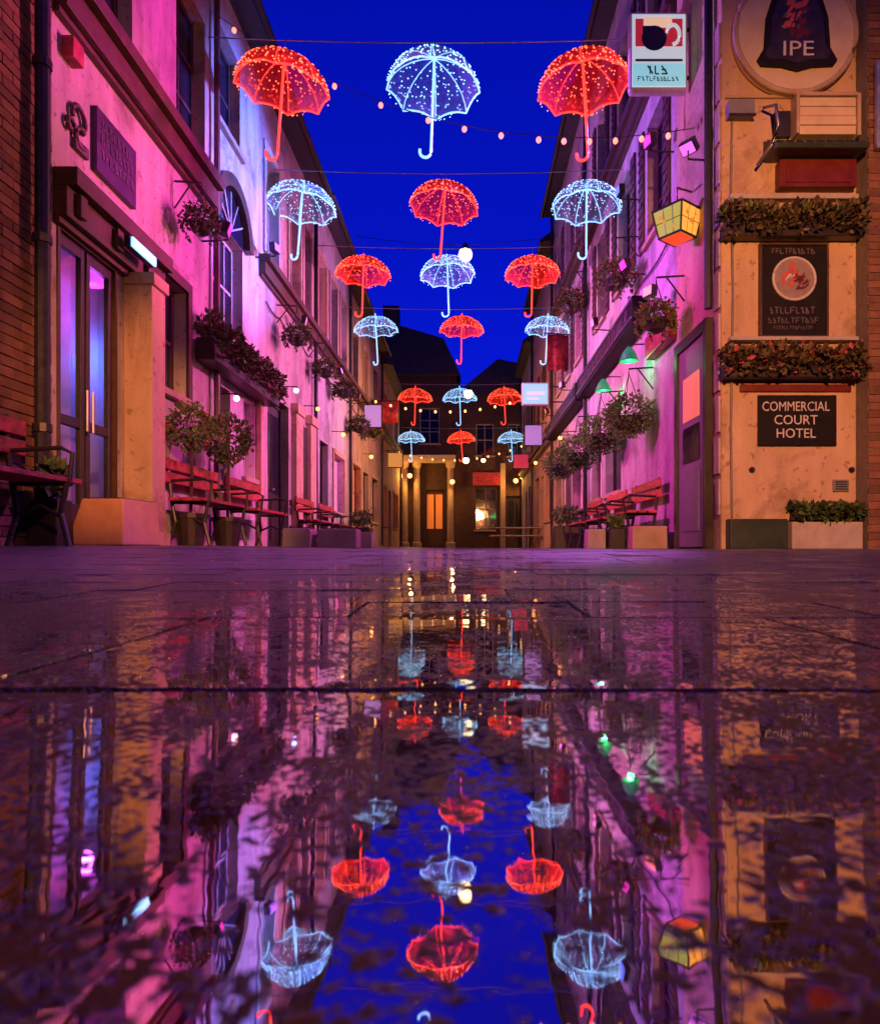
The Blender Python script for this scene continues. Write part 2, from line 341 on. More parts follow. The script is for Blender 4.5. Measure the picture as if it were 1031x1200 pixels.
def window(parent, F, u0, u1, v0, v1, nu=2, nv=2, frame='sash', pane='pane', depth=0.14, sill=True, surround=None, lit=None):
    """sash window: frame with bars as the part; panes, sill and surround as sub-parts"""
    t = 0.055; mb = MB()
    F.box(mb, u0 + .003, u0 + t, v0 + .003, v1 - .003, -depth - .06, -depth); F.box(mb, u1 - t, u1 - .003, v0 + .003, v1 - .003, -depth - .06, -depth)
    F.box(mb, u0 + t, u1 - t, v0 + .003, v0 + t, -depth - .06, -depth); F.box(mb, u0 + t, u1 - t, v1 - t, v1 - .003, -depth - .06, -depth)
    pu = (u1 - u0 - 2 * t) / nu; pv = (v1 - v0 - 2 * t) / nv; g = 0.014
    for i in range(1, nu): F.box(mb, u0 + t + i * pu - g, u0 + t + i * pu + g, v0 + t, v1 - t, -depth - .045, -depth - .012)
    for j in range(1, nv): F.box(mb, u0 + t, u1 - t, v0 + t + j * pv - g * 1.4, v0 + t + j * pv + g * 1.4, -depth - .048, -depth - .009)
    w = mb.build('window', M[frame], parent)
    for i in range(nu):
        for j in range(nv):
            p = MB(); F.box(p, u0 + t + i * pu + .003, u0 + t + (i + 1) * pu - .003, v0 + t + j * pv + .003, v0 + t + (j + 1) * pv - .003, -depth - .034, -depth - .026)
            mm = pane if lit is None else (lit if random.random() < 0.75 else pane)
            p.build('pane', M[mm], w)
    if sill:
        s = MB(); F.box(s, u0 - .07, u1 + .07, v0 - .075, v0 - .002, -depth, .07); s.build('sill', M['sand'], w, bevel=.008)
    if surround:
        s = MB(); F.box(s, u0 - .11, u0 - .002, v0, v1 + .12, .002, .035); F.box(s, u1 + .002, u1 + .11, v0, v1 + .12, .002, .035); F.box(s, u0 - .001, u1 + .001, v1 + .002, v1 + .119, .002, .04)
        s.build('surround', M[surround], w)
    return w

# ------------------------------------------------------------------ street: a dished pavement of big wet flagstones
def slope(y):
    P = [(-3, 0.0), (-0.5, -0.02), (0.1, -0.032), (0.45, -0.016), (0.9, 0.012), (1.7, 0.029), (4.2, 0.029), (5.6, 0.0), (80, 0.0)]
    for (a, sa), (b, sb) in zip(P, P[1:]):
        if a <= y <= b: return sa + (sb - sa) * (y - a) / (b - a)
    return 0.0
_tab = {}; _z = 0.0; _n = 0
for i in range(6000, -3001, -1):                # integrate downwards from y = 6 m, where the street is level
    _tab[i] = _z; _z -= slope(i / 1000) * 0.001
def gz(x, y):
    i = int(round(max(-3.0, min(6.0, y)) * 1000)); z = _tab[i]
    z += 0.0025 * mnoise.noise(Vector((x * 1.3, y * 1.1, 3.1))) * min(1, max(0, y - 0.5))
    if y > 2: z += min(1, (y - 2) / 3) * (0.035 * max(0, min(1, (-x - 1.2) / 1.6)) + 0.0)   # left side stands a touch higher
    return z
g = MB(); xs = [-30, -12, -5] + [-3.4 + .2 * i for i in range(35)] + [5, 12, 30]; ys = [-12, -3] + [-1 + .1 * i for i in range(70)] + [7, 9, 12, 20, 40, 90]
g.add([(x, y, gz(x, y) - 0.008) for y in ys for x in xs], [(j * len(xs) + i, j * len(xs) + i + 1, (j + 1) * len(xs) + i + 1, (j + 1) * len(xs) + i) for j in range(len(ys) - 1) for i in range(len(xs) - 1)])
street = g.build('street', M['joint'], smooth=True); tag(street, kind='structure')
def flag(x0, x1, y0, y1):
    st = .035 if y0 < 1.1 and x0 > -1.6 and x1 < 1.7 else .12; nx = max(2, int((x1 - x0) / st)); ny = max(2, int((y1 - y0) / min(st, .10))); vs = []; dz = random.uniform(-.0012, .0012); tx = random.uniform(-.0022, .0022); ty = random.uniform(-.001, .001)
    if y0 < .3: dz = tx = ty = 0
    if y0 > 1.1: dz *= 1.6; tx *= 2.6; ty *= 5
    jy, j = (.007, .005) if y0 < 1.1 else (.004, .003); x0 += j; x1 -= j; y0 += jy; y1 -= jy
    for b in range(ny + 1):
        for a in range(nx + 1):
            x = x0 + (x1 - x0) * a / nx; y = y0 + (y1 - y0) * b / ny
            e = random.uniform(.0003, .0010) if a in (0, nx) or b in (0, ny) else 0
            if st < .1:
                if a in (0, nx): x += random.uniform(-.003, .003)
                if b in (0, ny): y += random.uniform(-.0035, .0035)
            vs.append((x, y, gz(x, y) + dz + tx * (x - (x0 + x1) / 2) + ty * (y - (y0 + y1) / 2) - e))
    k = len(vs); W = nx + 1
    fs = [(b * W + a, b * W + a + 1, (b + 1) * W + a + 1, (b + 1) * W + a) for b in range(ny) for a in range(nx)]
    rim = [a for a in range(W)] + [b * W + nx for b in range(1, ny + 1)] + [ny * W + a for a in range(nx - 1, -1, -1)] + [b * W for b in range(ny - 1, 0, -1)]
    vs += [(vs[i][0], vs[i][1], vs[i][2] - .02) for i in rim]
    for i in range(len(rim)): fs.append((rim[i], k + i, k + (i + 1) % len(rim), rim[(i + 1) % len(rim)]))
    m = MB(); m.add(vs, fs); m.build('flagstone', M['stone'], street, smooth=False)
rows = [-1.3, -.55, .585, 1.16, 1.42, 1.70, 1.95, 2.25, 2.52, 2.83, 3.12, 3.45, 3.8, 4.2, 4.65, 5.2, 5.85, 6.5, 7.1, 7.8, 8.5, 9.2, 10.0, 10.9, 11.9, 13.2, 15, 17, 20, 24, 28, 33]
for ri, (a, b) in enumerate(zip(rows, rows[1:])):
    x = -3.24 if a > 5.3 else -3.6
    xe = 2.59 if a > 6.8 else 4.6
    first = {1: [-.72, .66], 2: [-.435, .50]}.get(ri)
    cuts = [x]
    if a < 0: pass
    while cuts[-1] < xe - .5:
        cuts.append(cuts[-1] + (random.uniform(.30, .52) if 1.1 < a < 4 else random.uniform(.62, 1.05) * (1.4 if a > 7 else 1)))
    cuts[-1] = xe
    if first: cuts = [c for c in cuts if c < first[0] - .4] + first + [c for c in cuts if c > first[-1] + .4]
    for c0, c1 in zip(cuts, cuts[1:]): flag(c0, c1, a, b)

# ------------------------------------------------------------------ bricks
def brick_field(parent, F, u0, u1, v0, v1, proud=0.012):
    L, H, J = .215, .065, .010
    ms = []
    for k in range(4):
        m = MB(); rr = random.Random(k)
        a = F.p(0, 0, 0); e = [F.p(1, 0, 0), F.p(0, 1, 0), F.p(0, 0, 1)]
        e = [tuple(e[i][q] - a[q] for q in range(3)) for i in range(3)]
        bx = MB(); bx.box(-L / 2, L / 2, -H / 2, H / 2, -.02, 0)
        vs = []
        for (x, y, z) in bx.v:
            x += rr.uniform(-.003, .003); y += rr.uniform(-.002, .002); z += rr.uniform(-.002, .002) if z >= 0 else 0
            vs.append(tuple(e[0][q] * x + e[1][q] * y + e[2][q] * z for q in range(3)))
        m.add(vs, bx.f); me = m.mesh('brick'); me.materials.append(M['brick']); ms.append(me)
        h = MB(); h.add([tuple(e[0][q] * ((sum(a_ * b_ for a_, b_ in zip(e[0], v))) * -0.524) + (v[q] - e[0][q] * sum(a_ * b_ for a_, b_ in zip(e[0], v))) for q in range(3)) for v in vs], bx.f)
        hm = h.mesh('brick'); hm.materials.append(M['brick']); ms.append(hm)
    r = 0; v = v0
    while v + H < v1:
        u = u0; odd = r % 2
        first_half = odd
        while u < u1 - .05:
            l = L * .48 if (first_half or u + L > u1 + .02) else L
            half = l < L * .9
            if u + l > u1 + .03: break
            inst('brick', ms[random.randrange(4) * 2 + (1 if half else 0)], parent, F.p(u + l / 2, v + H / 2, proud + random.uniform(-.003, .004)))
            u += l + J; first_half = False
        v += H + J; r += 1

# ------------------------------------------------------------------ left side buildings
def roof_left(b, u0, u1, z):
    m = MB(); m.prism([(XL + .32, z - .02), (XL + .36, z + .07), (XL - 3.2, z + 2.6), (XL - 3.4, z - .02)], lambda p: (p[0], u0, p[1]), lambda p: (p[0], u1, p[1])); r = m.build('roof', M['slate'], b)
    gm = MB(); gm.tube([(XL + .38, u0 + .02, z - .01), (XL + .38, u1 - .02, z - .01)], .055, 8); gm.build('gutter', M['iron'], r); return r
def roof_right(b, u0, u1, z):
    m = MB(); m.prism([(XR - .32, z - .02), (XR - .36, z + .07), (XR + 3.2, z + 2.6), (XR + 3.4, z - .02)], lambda p: (p[0], u0, p[1]), lambda p: (p[0], u1, p[1])); r = m.build('roof', M['slate'], b)
    gm = MB(); gm.tube([(XR - .38, u0 + .02, z - .01), (XR - .38, u1 - .02, z - .01)], .055, 8); gm.build('gutter', M['iron'], r); return r
def cornice(b, F, u0, u1, v0, v1, mat, out=.16, name='cornice'):
    m = MB(); h = v1 - v0
    F.box(m, u0, u1, v0, v0 + h * .62, .002, out * .6); F.box(m, u0, u1, v0 + h * .62 + .001, v1, .002, out); F.box(m, u0, u1, v0 - .05, v0 - .001, .002, out * .3)
    return m.build(name, M[mat], b, bevel=.006)
def door(b, F, u0, u1, v1, mat='darktimber', panes=2, v0=0.02, depth=.16, glass='pane'):
    m = MB(); F.box(m, u0 + .07, u1 - .07, v0, v1 - .07, -depth - .05, -depth); d = m.build('door', M[mat], b)
    fr = MB(); F.box(fr, u0 + .003, u0 + .068, v0, v1 - .003, -depth - .07, -depth + .03); F.box(fr, u1 - .068, u1 - .003, v0, v1 - .003, -depth - .07, -depth + .03); F.box(fr, u0 + .069, u1 - .069, v1 - .068, v1 - .003, -depth - .07, -depth + .03)
    fr.build('door_frame', M[mat], d)
    w = (u1 - u0 - .14); n = panes
    for i in range(n):
        a = u0 + .07 + w * i / n + .05; c = u0 + .07 + w * (i + 1) / n - .05
        p = MB(); F.box(p, a, c, v0 + .95, v1 - .22, -depth + .002, -depth + .012); p.build('pane', M[glass], d)
        p = MB(); F.box(p, a, c, v0 + .12, v0 + .82, -depth + .002, -depth + .016); p.build('panel', M[mat], d, bevel=.006)
    h = MB(); h.ball(F.p((u0 + u1) / 2 + .06, v0 + 1.0, -depth + .045), .03); h.build('handle', M['steel'], d, smooth=True)
    return d

# L1 brick corner with downpipe
b = thing('brick_building', 'dark red brick corner building with black downpipe at the left edge', 'building', (0, 0, 0))
wall_with_holes(LEFT, 2.2, 5.33, -.1, 8.0, []).build('wall', M['mortar'], b)
brick_field(b, LEFT, 4.42, 5.32, .02, 4.35)
m = MB(); m.tube([(XL + .10, 5.06, .05), (XL + .10, 5.06, 7.6)], .052, 10)
for z in (.9, 2.3, 3.6): m.lathe([(.066, -.03), (.066, .03)], (XL + .10, 5.06, z), 10)
m.build('downpipe', M['iron'], b, smooth=False)

# L2 rendered public house with glazed doorway
b = thing('public_house', 'cream rendered pub with wide glazed doorway, brown fascia and brown cornice', 'building')
holes = [(5.40, 6.32, 0.0, 2.60, .075), (7.10, 7.88, 1.72, 2.95), (5.62, 6.62, 4.75, 6.6), (7.62, 8.45, 4.75, 6.5)]
wall_with_holes(LEFT, 5.335, 8.58, -.1, 7.4, holes).build('wall', M['cream'], b)
roof_left(b, 5.335, 8.58, 7.4)
cornice(b, LEFT, 5.34, 8.575, 4.27, 4.62, 'timber', .2)
window(b, LEFT, 5.62, 6.62, 4.75, 6.6, 2, 3, 'brownsash'); window(b, LEFT, 7.62, 8.45, 4.75, 6.5, 2, 3, 'brownsash')
window(b, LEFT, 7.10, 7.88, 1.72, 2.95, 2, 2, 'brownsash', surround='timber')
fa = cornice(b, LEFT, 5.34, 7.08, 2.62, 3.0, 'timber', .2, 'fascia')
for u in (5.5, 6.08, 6.66):
    k = MB(); LEFT.box(k, u - .05, u + .05, 2.66, 2.84, .122, .17); k.build('corbel', M['timber'], fa, bevel=.01)
# double glazed door leaves set back in the opening
for (u0, u1) in ((5.44, 5.83), (5.87, 6.28)):
    d = MB()
    LEFT.box(d, u0, u0 + .05, .03, 2.55, -.07, -.02); LEFT.box(d, u1 - .05, u1, .03, 2.55, -.07, -.02)
    LEFT.box(d, u0 + .05, u1 - .05, .03, .38, -.068, -.022); LEFT.box(d, u0 + .05, u1 - .05, 2.46, 2.55, -.068, -.022); LEFT.box(d, u0 + .05, u1 - .05, 1.02, 1.10, -.068, -.022)
    dd = d.build('door', M['darktimber'], b, bevel=.004)
    for (z0, z1) in ((.38, 1.02), (1.10, 2.46)):
        p = MB(); LEFT.box(p, u0 + .05, u1 - .05, z0, z1, -.049, -.043); p.build('pane', M['doorglass'], dd)
    h = MB(); uu = u1 - .025 if u0 < 5.6 else u0 + .025
    h.tube([LEFT.p(uu, 1.0, .02), LEFT.p(uu, 1.35, .02)], .012, 8); h.build('handle', M['steel'], dd)
j = MB(); LEFT.box(j, 5.402, 5.437, .0, 2.597, -.073, .012); LEFT.box(j, 6.285, 6.318, .0, 2.597, -.073, .012); LEFT.box(j, 5.44, 6.28, 2.556, 2.597, -.073, .012); j.build('door_frame', M['timber'], b)
pl = MB(); LEFT.box(pl, 6.45, 6.74, 0.0, 2.55, .002, .27); LEFT.box(pl, 6.42, 6.77, -.02, .16, .002, .31); LEFT.box(pl, 6.43, 6.76, 2.5, 2.615, .002, .30); pl.build('pilaster', M['ochre'], b, bevel=.008)
ab = MB(); LEFT.box(ab, 5.46, 5.62, 3.95, 4.12, .002, .10); ab.build('alarm_box', M['redpaint'], b, bevel=.01)
# inside the bar room: counter, back wall shelf and a violet and a blue ceiling lamp
k = MB(); k.box(-6.4, -5.8, 5.5, 7.8, .0, 1.1); k.build('bar_counter', M['timber'], b)
k = MB(); k.box(-6.9, -3.7, 5.36, 8.5, 2.95, 3.0); k.build('room_ceiling', M['white'], b)
for (q, c, pw, mt) in (((-3.55, 6.45, 2.50), (.80, .10, .80), 14, 'v'), ((-3.56, 7.15, 2.10), (.05, .18, 1.0), 30, 'b')):
    e = emit_mat('bar_lamp_' + ('violet' if mt == 'v' else 'blue'), c, 2.0)
    k = MB(); k.lathe([(.02, .30), (.03, .1), (.10, .08), (.12, 0), (.02, -.005)], q, 12); ko = k.build('ceiling_lamp', e, b, smooth=True)
    lamp('bar_light', b, 'POINT', (q[0], q[1], q[2] - .10), c, pw, radius=.08)

k = MB()
for i in range(37):
    y_ = 5.45 + 2.6 * i / 36; k.v += [(-3.92 + .035 * math.sin(i * 1.9), y_, .02), (-3.92 + .035 * math.sin(i * 1.9), y_, 2.94)]
k.f = [(2 * i, 2 * i + 2, 2 * i + 3, 2 * i + 1) for i in range(36)]
k.build('added_curtain', M['lid'], b, smooth=True)  # pale curtain added to catch the bar lamps and make the glass glow
# L3 house with arched window
b = thing('arched_house', 'pale rendered house with a large arched window above the flower trough', 'building')
holes = [(8.72, 9.86, 2.95, 4.30), (9.90, 10.42, 1.05, 2.2), (8.75, 9.35, .9, 2.15), (8.85, 9.75, 5.6, 6.9)]
wall_with_holes(LEFT, 8.585, 10.62, -.1, 7.5, holes).build('wall', M['white'], b)
roof_left(b, 8.585, 10.62, 7.5)
w = window(b, LEFT, 8.72, 9.86, 2.95, 4.30, 4, 2, 'sash', sill=False)
ar = MB(); cu, cv, r0, r1 = 9.29, 4.305, .57, .74; n = 14
poly = [(cu + r1 * math.cos(math.pi * i / n), cv + r1 * math.sin(math.pi * i / n)) for i in range(n + 1)] + [(cu + r0 * math.cos(math.pi * i / n), cv + r0 * math.sin(math.pi * i / n)) for i in range(n, -1, -1)]
for i in range(n):
    q = [poly[i], poly[i + 1], poly[2 * n + 1 - i - 1], poly[2 * n + 1 - i]]
    s = MB(); s.prism([((a - q[0][0]) * .985 + q[0][0], c) for a, c in q], lambda p: LEFT.p(p[0], p[1], .002), lambda p: LEFT.p(p[0], p[1], .11)); s.build('voussoir', M['timber'], b)
fl = MB(); fl.prism([(cu + (r0 - .004) * math.cos(math.pi * i / n), cv + (r0 - .004) * math.sin(math.pi * i / n)) for i in range(n + 1)], lambda p: LEFT.p(p[0], p[1], .003), lambda p: LEFT.p(p[0], p[1], .02)); f_ = fl.build('fanlight', M['pane'], b)
fb = MB()
for i in range(1, 6): a = math.pi * i / 6; fb.tube([LEFT.p(cu, cv + .02, .03), LEFT.p(cu + .55 * math.cos(a), cv + .55 * math.sin(a), .03)], .014, 6)
fb.build('glazing_bar', M['sash'], f_)
window(b, LEFT, 9.90, 10.42, 1.05, 2.2, 1, 2, 'sash', lit='litpink'); window(b, LEFT, 8.75, 9.35, .9, 2.15, 2, 2, 'brownsash'); window(b, LEFT, 8.85, 9.75, 5.6, 6.9, 2, 2, 'brownsash')
p_ = MB(); LEFT.box(p_, 10.46, 10.61, 0, 2.5, .002, .09); p_.build('pilaster', M['ochre'], b, bevel=.008)
p_ = MB(); p_.tube([(XL + .08, 8.64, .1), (XL + .08, 8.64, 7.2)], .04, 8); p_.build('downpipe', M['brownsash'], b)

def terrace(F, name, label, u0, u1, top, wall, sash, gf, uppers, corn=4.3, cornmat='timber', surround=None, roof=None, cw='darktimber', lit='litdim'):
    b = thing(name, label, 'building'); holes = []
    for g_ in gf: holes.append((g_[1], g_[2], 0.0 if g_[0] == 'door' else g_[3], g_[4]))
    for g_ in uppers: holes.append(tuple(g_[:4]))
    wall_with_holes(F, u0, u1, -.1, top, holes).build('wall', M[wall], b)
    for g_ in gf:
        if g_[0] == 'door': door(b, F, g_[1], g_[2], g_[4], cw)
        else: window(b, F, g_[1], g_[2], g_[3], g_[4], g_[5] if len(g_) > 5 else 2, 2, sash, lit=g_[6] if len(g_) > 6 else None, surround=surround)
    for g_ in uppers: window(b, F, g_[0], g_[1], g_[2], g_[3], 2, 3 if g_[3] - g_[2] > 1.5 else 2, sash, lit=g_[4] if len(g_) > 4 else None, surround=surround)
    if F is RIGHT:
        for g_ in uppers:
            for (a_, c_) in ((g_[0] - .36, g_[0] - .115), (g_[1] + .115, g_[1] + .36)):
                k_ = MB(); F.box(k_, a_, c_, g_[2] - .02, g_[3] + .02, .003, .04); sh = k_.build('shutter', M['brownsash'], b)
                k_ = MB()
                for i_ in range(11): z_ = g_[2] + .08 + i_ * (g_[3] - g_[2] - .16) / 11; F.box(k_, a_ + .03, c_ - .03, z_, z_ + .05, .041, .055)
                k_.build('louvres', M['brownsash'], sh)['kind'] = 'stuff'
    k_ = MB(); k_.tube([F.p(u1 - .12, .1, .08), F.p(u1 - .12, top - .1, .08)], .045, 8); k_.build('downpipe', M['iron'], b)
    k_ = MB(); k_.tube([F.p(u0 + .3 + (u1 - u0 - .6) * i_ / 12, 3.95 - .06 * abs(math.sin(i_ * 1.05)), .03) for i_ in range(13)], .012, 5); k_.build('wall_wire', M['iron'], b)
    if corn: cornice(b, F, u0 + .005, u1 - .005, corn, corn + .3, cornmat, .18)
    (roof_left if F is LEFT else roof_right)(b, u0, u1, top)
    return b
b = terrace(LEFT, 'terraced_house', 'pink lit terraced house with dark blue door and ochre pilasters', 10.625, 14.4, 7.4, 'pinkwall', 'sash',
        [('door', 11.1, 12.4, 0, 2.55)], [(10.95, 11.65, 4.75, 6.4), (12.4, 13.2, 4.75, 6.4, 'litdim'), (13.5, 14.1, 4.75, 6.4)], surround='cream')
for (u0, u1) in ((12.6, 13.1), (13.75, 14.3)):
    p_ = MB(); LEFT.box(p_, u0, u1, 0, 2.6, .002, .1); LEFT.box(p_, u0 - .04, u1 + .04, -.01, .22, .002, .14); LEFT.box(p_, u0 - .04, u1 + .04, 2.5, 2.68, .002, .14); p_.build('pilaster', M['ochre'], b, bevel=.008)
p_ = MB(); LEFT.box(p_, 13.12, 13.73, .5, 2.4, .003, .03); p_.build('shutter', M['darktimber'], b)
b = terrace(LEFT, 'terraced_house', 'white terraced house behind the farther hanging baskets on the left', 14.405, 18.6, 7.5, 'white', 'sash',
        [('door', 15.0, 15.9, 0, 2.4), ('win', 16.5, 17.9, .9, 2.3, 3, 'litpink')], [(14.8, 15.6, 4.7, 6.4, 'litdim'), (16.1, 16.9, 4.7, 6.4), (17.4, 18.2, 4.7, 6.4, 'litpink')], surround='ochre')
b = terrace(LEFT, 'terraced_house', 'ochre terraced house with amber windows fourth along the left side', 18.605, 25.5, 7.2, 'pinkwall', 'brownsash',
        [('win', 19.2, 20.6, .9, 2.4, 2, 'litwarm'), ('door', 21.3, 22.4, 0, 2.4), ('win', 23, 24.6, .9, 2.4, 2, 'litwarm')], [(19.1, 20.1, 4.6, 6.2), (21.2, 22.2, 4.6, 6.2, 'litdim'), (23.3, 24.4, 4.6, 6.2)], surround='cream')

b = terrace(LEFT, 'terraced_house', 'amber lit narrow house farthest along the left side of the lane', 25.505, 32.6, 6.9, 'ochre', 'brownsash',
        [('win', 26.1, 27.3, .9, 2.4, 2, 'litwarm'), ('door', 28.0, 29.0, 0, 2.4), ('win', 29.8, 31.6, .9, 2.4, 2, 'litwarm')], [(26.2, 27.2, 4.5, 6.0), (28.2, 29.2, 4.5, 6.0, 'litdim'), (30.4, 31.4, 4.5, 6.0)], surround='sand')
# ------------------------------------------------------------------ right side buildings
FY = 6.9; FR = FRONT(FY)
b = thing('corner_building', 'orange lit rendered corner building carrying signs and two window boxes', 'building')
wm = MB()
wm.box(2.56, 3.93, FY, 8.38, -.1, 9.2)
wm.build('wall', M['ochre'], b, bevel=.02)
pl = MB(); FR.box(pl, 2.60, 3.17, 0, .30, .002, .14); pl.build('plinth', M['green'], b, bevel=.01)
pl = MB(); FR.box(pl, 3.20, 3.90, 0, .27, .002, .16); pl.build('plinth', M['concrete'], b, bevel=.01)
for x in (2.865, 3.87):
    k = MB(); k.lathe([(.03, 0), (.03, .02), (.012, .045)], (x, FY, .80), 8, 'y'); k.build('bolt', M['iron'], b)
sd = Face(lambda u, v, w: (2.56 - w, u, v))
dm = MB(); sd.box(dm, 7.22, 8.12, .02, 2.3, .002, .05); d = dm.build('door', M['grey'], b, bevel=.006)
for (z0, z1, mt) in ((1.45, 1.95, 'litdim'), (.98, 1.38, 'pane'), (.2, .85, 'grey')):  # upper pane glows dimly in place of an orange reflection
    p = MB(); sd.box(p, 7.4, 7.94, z0, z1, .052, .062); p.build('panel' if mt == 'grey' else 'pane', M[mt], d)
fr = MB(); sd.box(fr, 7.12, 7.218, .0, 2.42, .002, .08); sd.box(fr, 8.122, 8.22, .0, 2.42, .002, .08); sd.box(fr, 7.219, 8.121, 2.302, 2.42, .002, .08); fr.build('door_frame', M['darktimber'], d)
q = MB()
for i in range(12): sd.box(q, 6.92, 7.06 if i % 2 else 7.0, .35 + i * .42, .35 + i * .42 + .36, .002, .022)
q.build('quoin', M['pinkwall'], b)
pp = MB(); pp.tube([(2.50, 7.1, 2.5), (2.50, 7.1, 8.8)], .045, 8)
pp.build('downpipe', M['iron'], b)

for (x0, x1, z0, z1, mt, nm) in ((2.62, 3.90, 3.50, 3.55, 'concrete', 'sill'), (2.62, 3.90, 2.085, 2.125, 'concrete', 'sill'), (2.74, 3.86, 1.585, 1.66, 'darkred', 'band'), (2.60, 3.90, 4.545, 4.575, 'sand', 'string_course')):
    k = MB(); FR.box(k, x0, x1, z0, z1, .002, .09 if nm == 'sill' else .03); k.build(nm, M[mt], b, bevel=.008)
k = MB(); k.tube([(2.66, FY - .02, 4.31), (2.65, FY - .02, 3.6), (2.67, FY - .02, 2.6), (2.65, FY - .02, 1.2), (2.66, FY - .02, .32)], .011, 6); k.build('wall_cable', M['grey'], b)
k = MB(); FR.box(k, 3.68, 3.84, .58, .70, .002, .02); vg = k.build('vent_grille', M['grey'], b, bevel=.004)
for i in range(4): k = MB(); FR.box(k, 3.70, 3.82, .60 + i * .024, .61 + i * .024, .0205, .028); k.build('slat', M['iron'], vg)
b2 = thing('brick_building', 'dark brick building at the right edge beside the orange wall', 'building')
w2 = MB(); w2.box(3.935, 8.0, 6.72, 10, -.1, 9.0); w2.build('wall', M['mortar'], b2)
brick_field(b2, FRONT(6.72), 3.94, 4.36, .02, 5.75)
pp = MB(); pp.tube([(4.0, 6.66, 3.9), (4.0, 6.66, 4.75)], .035, 8); pp.build('vent_pipe', M['steel'], b2)

b = terrace(RIGHT, 'pink_pub', 'magenta lit rendered pub with dark fascia on the right side of the lane', 8.385, 14.8, 9.5, 'white', 'brownsash',
        [('win', 11.6, 12.9, 1.0, 2.6, 2), ('win', 13.3, 14.3, 1.0, 2.6, 2, 'litpink')], [(9.1, 9.9, 4.4, 6.1), (10.9, 11.8, 4.4, 6.1), (12.9, 13.7, 4.4, 6.1), (9.1, 9.9, 7.0, 8.5), (10.9, 11.8, 7.0, 8.5), (12.9, 13.7, 7.0, 8.5)], corn=6.5, cornmat='brownsash')
def shop_fascia(u0, u1, b):
    f = MB(); RIGHT.box(f, u0, u1, 3.22, 3.62, .002, .26); fo = f.build('fascia', M['black'], b, bevel=.01)
    for z in (3.30, 3.55):
        s = MB(); RIGHT.box(s, u0 + .02, u1 - .02, z, z + .022, .262, .275); s.build('trim', M['steel'], fo)
    n = int((u1 - u0) / .9)
    s = MB()
    scribble(s, random.Random(n), u0 + .3, u1 - .3, 3.43, .16, lambda a, c, d: RIGHT.p(a, c, d), .262, .268)
    s.build('lettering', M['dimletter'], fo)['kind'] = 'stuff'
shop_fascia(9.75, 14.7, b)
f = MB(); RIGHT.box(f, 8.42, 9.5, 2.62, 2.92, .002, .14); f.build('fascia', M['redpaint'], b, bevel=.01)
b = terrace(RIGHT, 'terraced_shop', 'purple lit rendered shop in the middle of the right side', 14.805, 20.6, 10.0, 'pinkwall', 'sash',
        [('win', 15.3, 16.7, .9, 2.6, 3, 'litpink'), ('door', 17.2, 18.1, 0, 2.5), ('win', 18.6, 20.0, .9, 2.6, 3, 'litdim')], [(15.5, 16.3, 4.4, 6.2, 'litpink'), (17.2, 18.0, 4.4, 6.2), (18.9, 19.7, 4.4, 6.2, 'litdim'), (15.5, 16.3, 7.2, 8.7), (17.2, 18.0, 7.2, 8.7), (18.9, 19.7, 7.2, 8.7)], corn=6.6, surround='cream')
shop_fascia(14.9, 20.4, b)
terrace(RIGHT, 'terraced_shop', 'dim brown shop beyond the purple shop on the right side', 20.605, 27, 9.3, 'ochre', 'brownsash',
        [('win', 21.3, 22.9, .9, 2.6, 2, 'litwarm'), ('door', 23.5, 24.4, 0, 2.5), ('win', 25, 26.4, .9, 2.6, 2)], [(21.5, 22.5, 4.4, 6.2), (23.6, 24.6, 4.4, 6.2), (25.3, 26.2, 4.4, 6.2)], corn=3.3)

terrace(RIGHT, 'terraced_shop', 'amber lit shop at the very end of the right side', 27.005, 32.8, 8.2, 'pinkwall', 'brownsash',
        [('win', 27.6, 29.2, .9, 2.6, 2, 'litwarm'), ('door', 29.9, 30.8, 0, 2.5)], [(27.8, 28.8, 4.4, 6.2), (30.3, 31.3, 4.4, 6.2, 'litdim')], corn=3.3)
# ------------------------------------------------------------------ buildings closing the lane
EY = 34.0; FE = FRONT(EY)
b = thing('end_building', 'tall dark gabled building with amber lit doorway closing the lane', 'building')
holes = [(-2.15, -1.15, 0, 2.9), (-4.6, -3.4, .8, 2.9), (-4.4, -3.4, 5.2, 7.0), (-2.4, -1.4, 5.2, 7.0)]
wall_with_holes(FE, -6.5, -.56, -.1, 8.6, holes).build('wall', M['oldbrick'], b)
m = MB(); m.prism([(-6.7, 8.6), (-.36, 8.6), (-1.2, 10.4), (-3.9, 11.2), (-5.6, 10.2)], lambda p: (p[0], EY - .15, p[1]), lambda p: (p[0], EY + 4, p[1])); rf = m.build('roof', M['slate'], b)
m = MB(); m.box(-4.3, -3.5, EY + .6, EY + 1.4, 10.6, 12.3); m.build('chimney', M['brick'], rf)
door(b, FE, -2.15, -1.15, 2.9, 'timber', glass='litwarm')
window(b, FE, -4.6, -3.4, .8, 2.9, 2, 2, 'sash', lit='litwarm'); window(b, FE, -4.4, -3.4, 5.2, 7.0, 2, 3); window(b, FE, -2.4, -1.4, 5.2, 7.0, 2, 3)
for x in (-4.9, -3.1, -2.5, -.85):
    m = MB(); m.lathe([(.24, 0), (.24, .25), (.17, .3), (.15, 3.9), (.22, 4.0), (.24, 4.2)], (x, EY - .45, 0), 12); m.build('column', M['sand'], b, smooth=False)
m = MB(); m.box(-5.2, -.6, EY - .72, EY - .18, 4.2, 4.55); m.build('entablature', M['sand'], b, bevel=.01)
b = thing('end_shop', 'low dark shop with red fascia closing the right end of the lane', 'building')
holes = [(.35, 1.45, .9, 3.0), (1.9, 2.8, 0, 2.6), (.4, 1.3, 4.6, 6.2), (2.0, 2.9, 4.6, 6.2)]
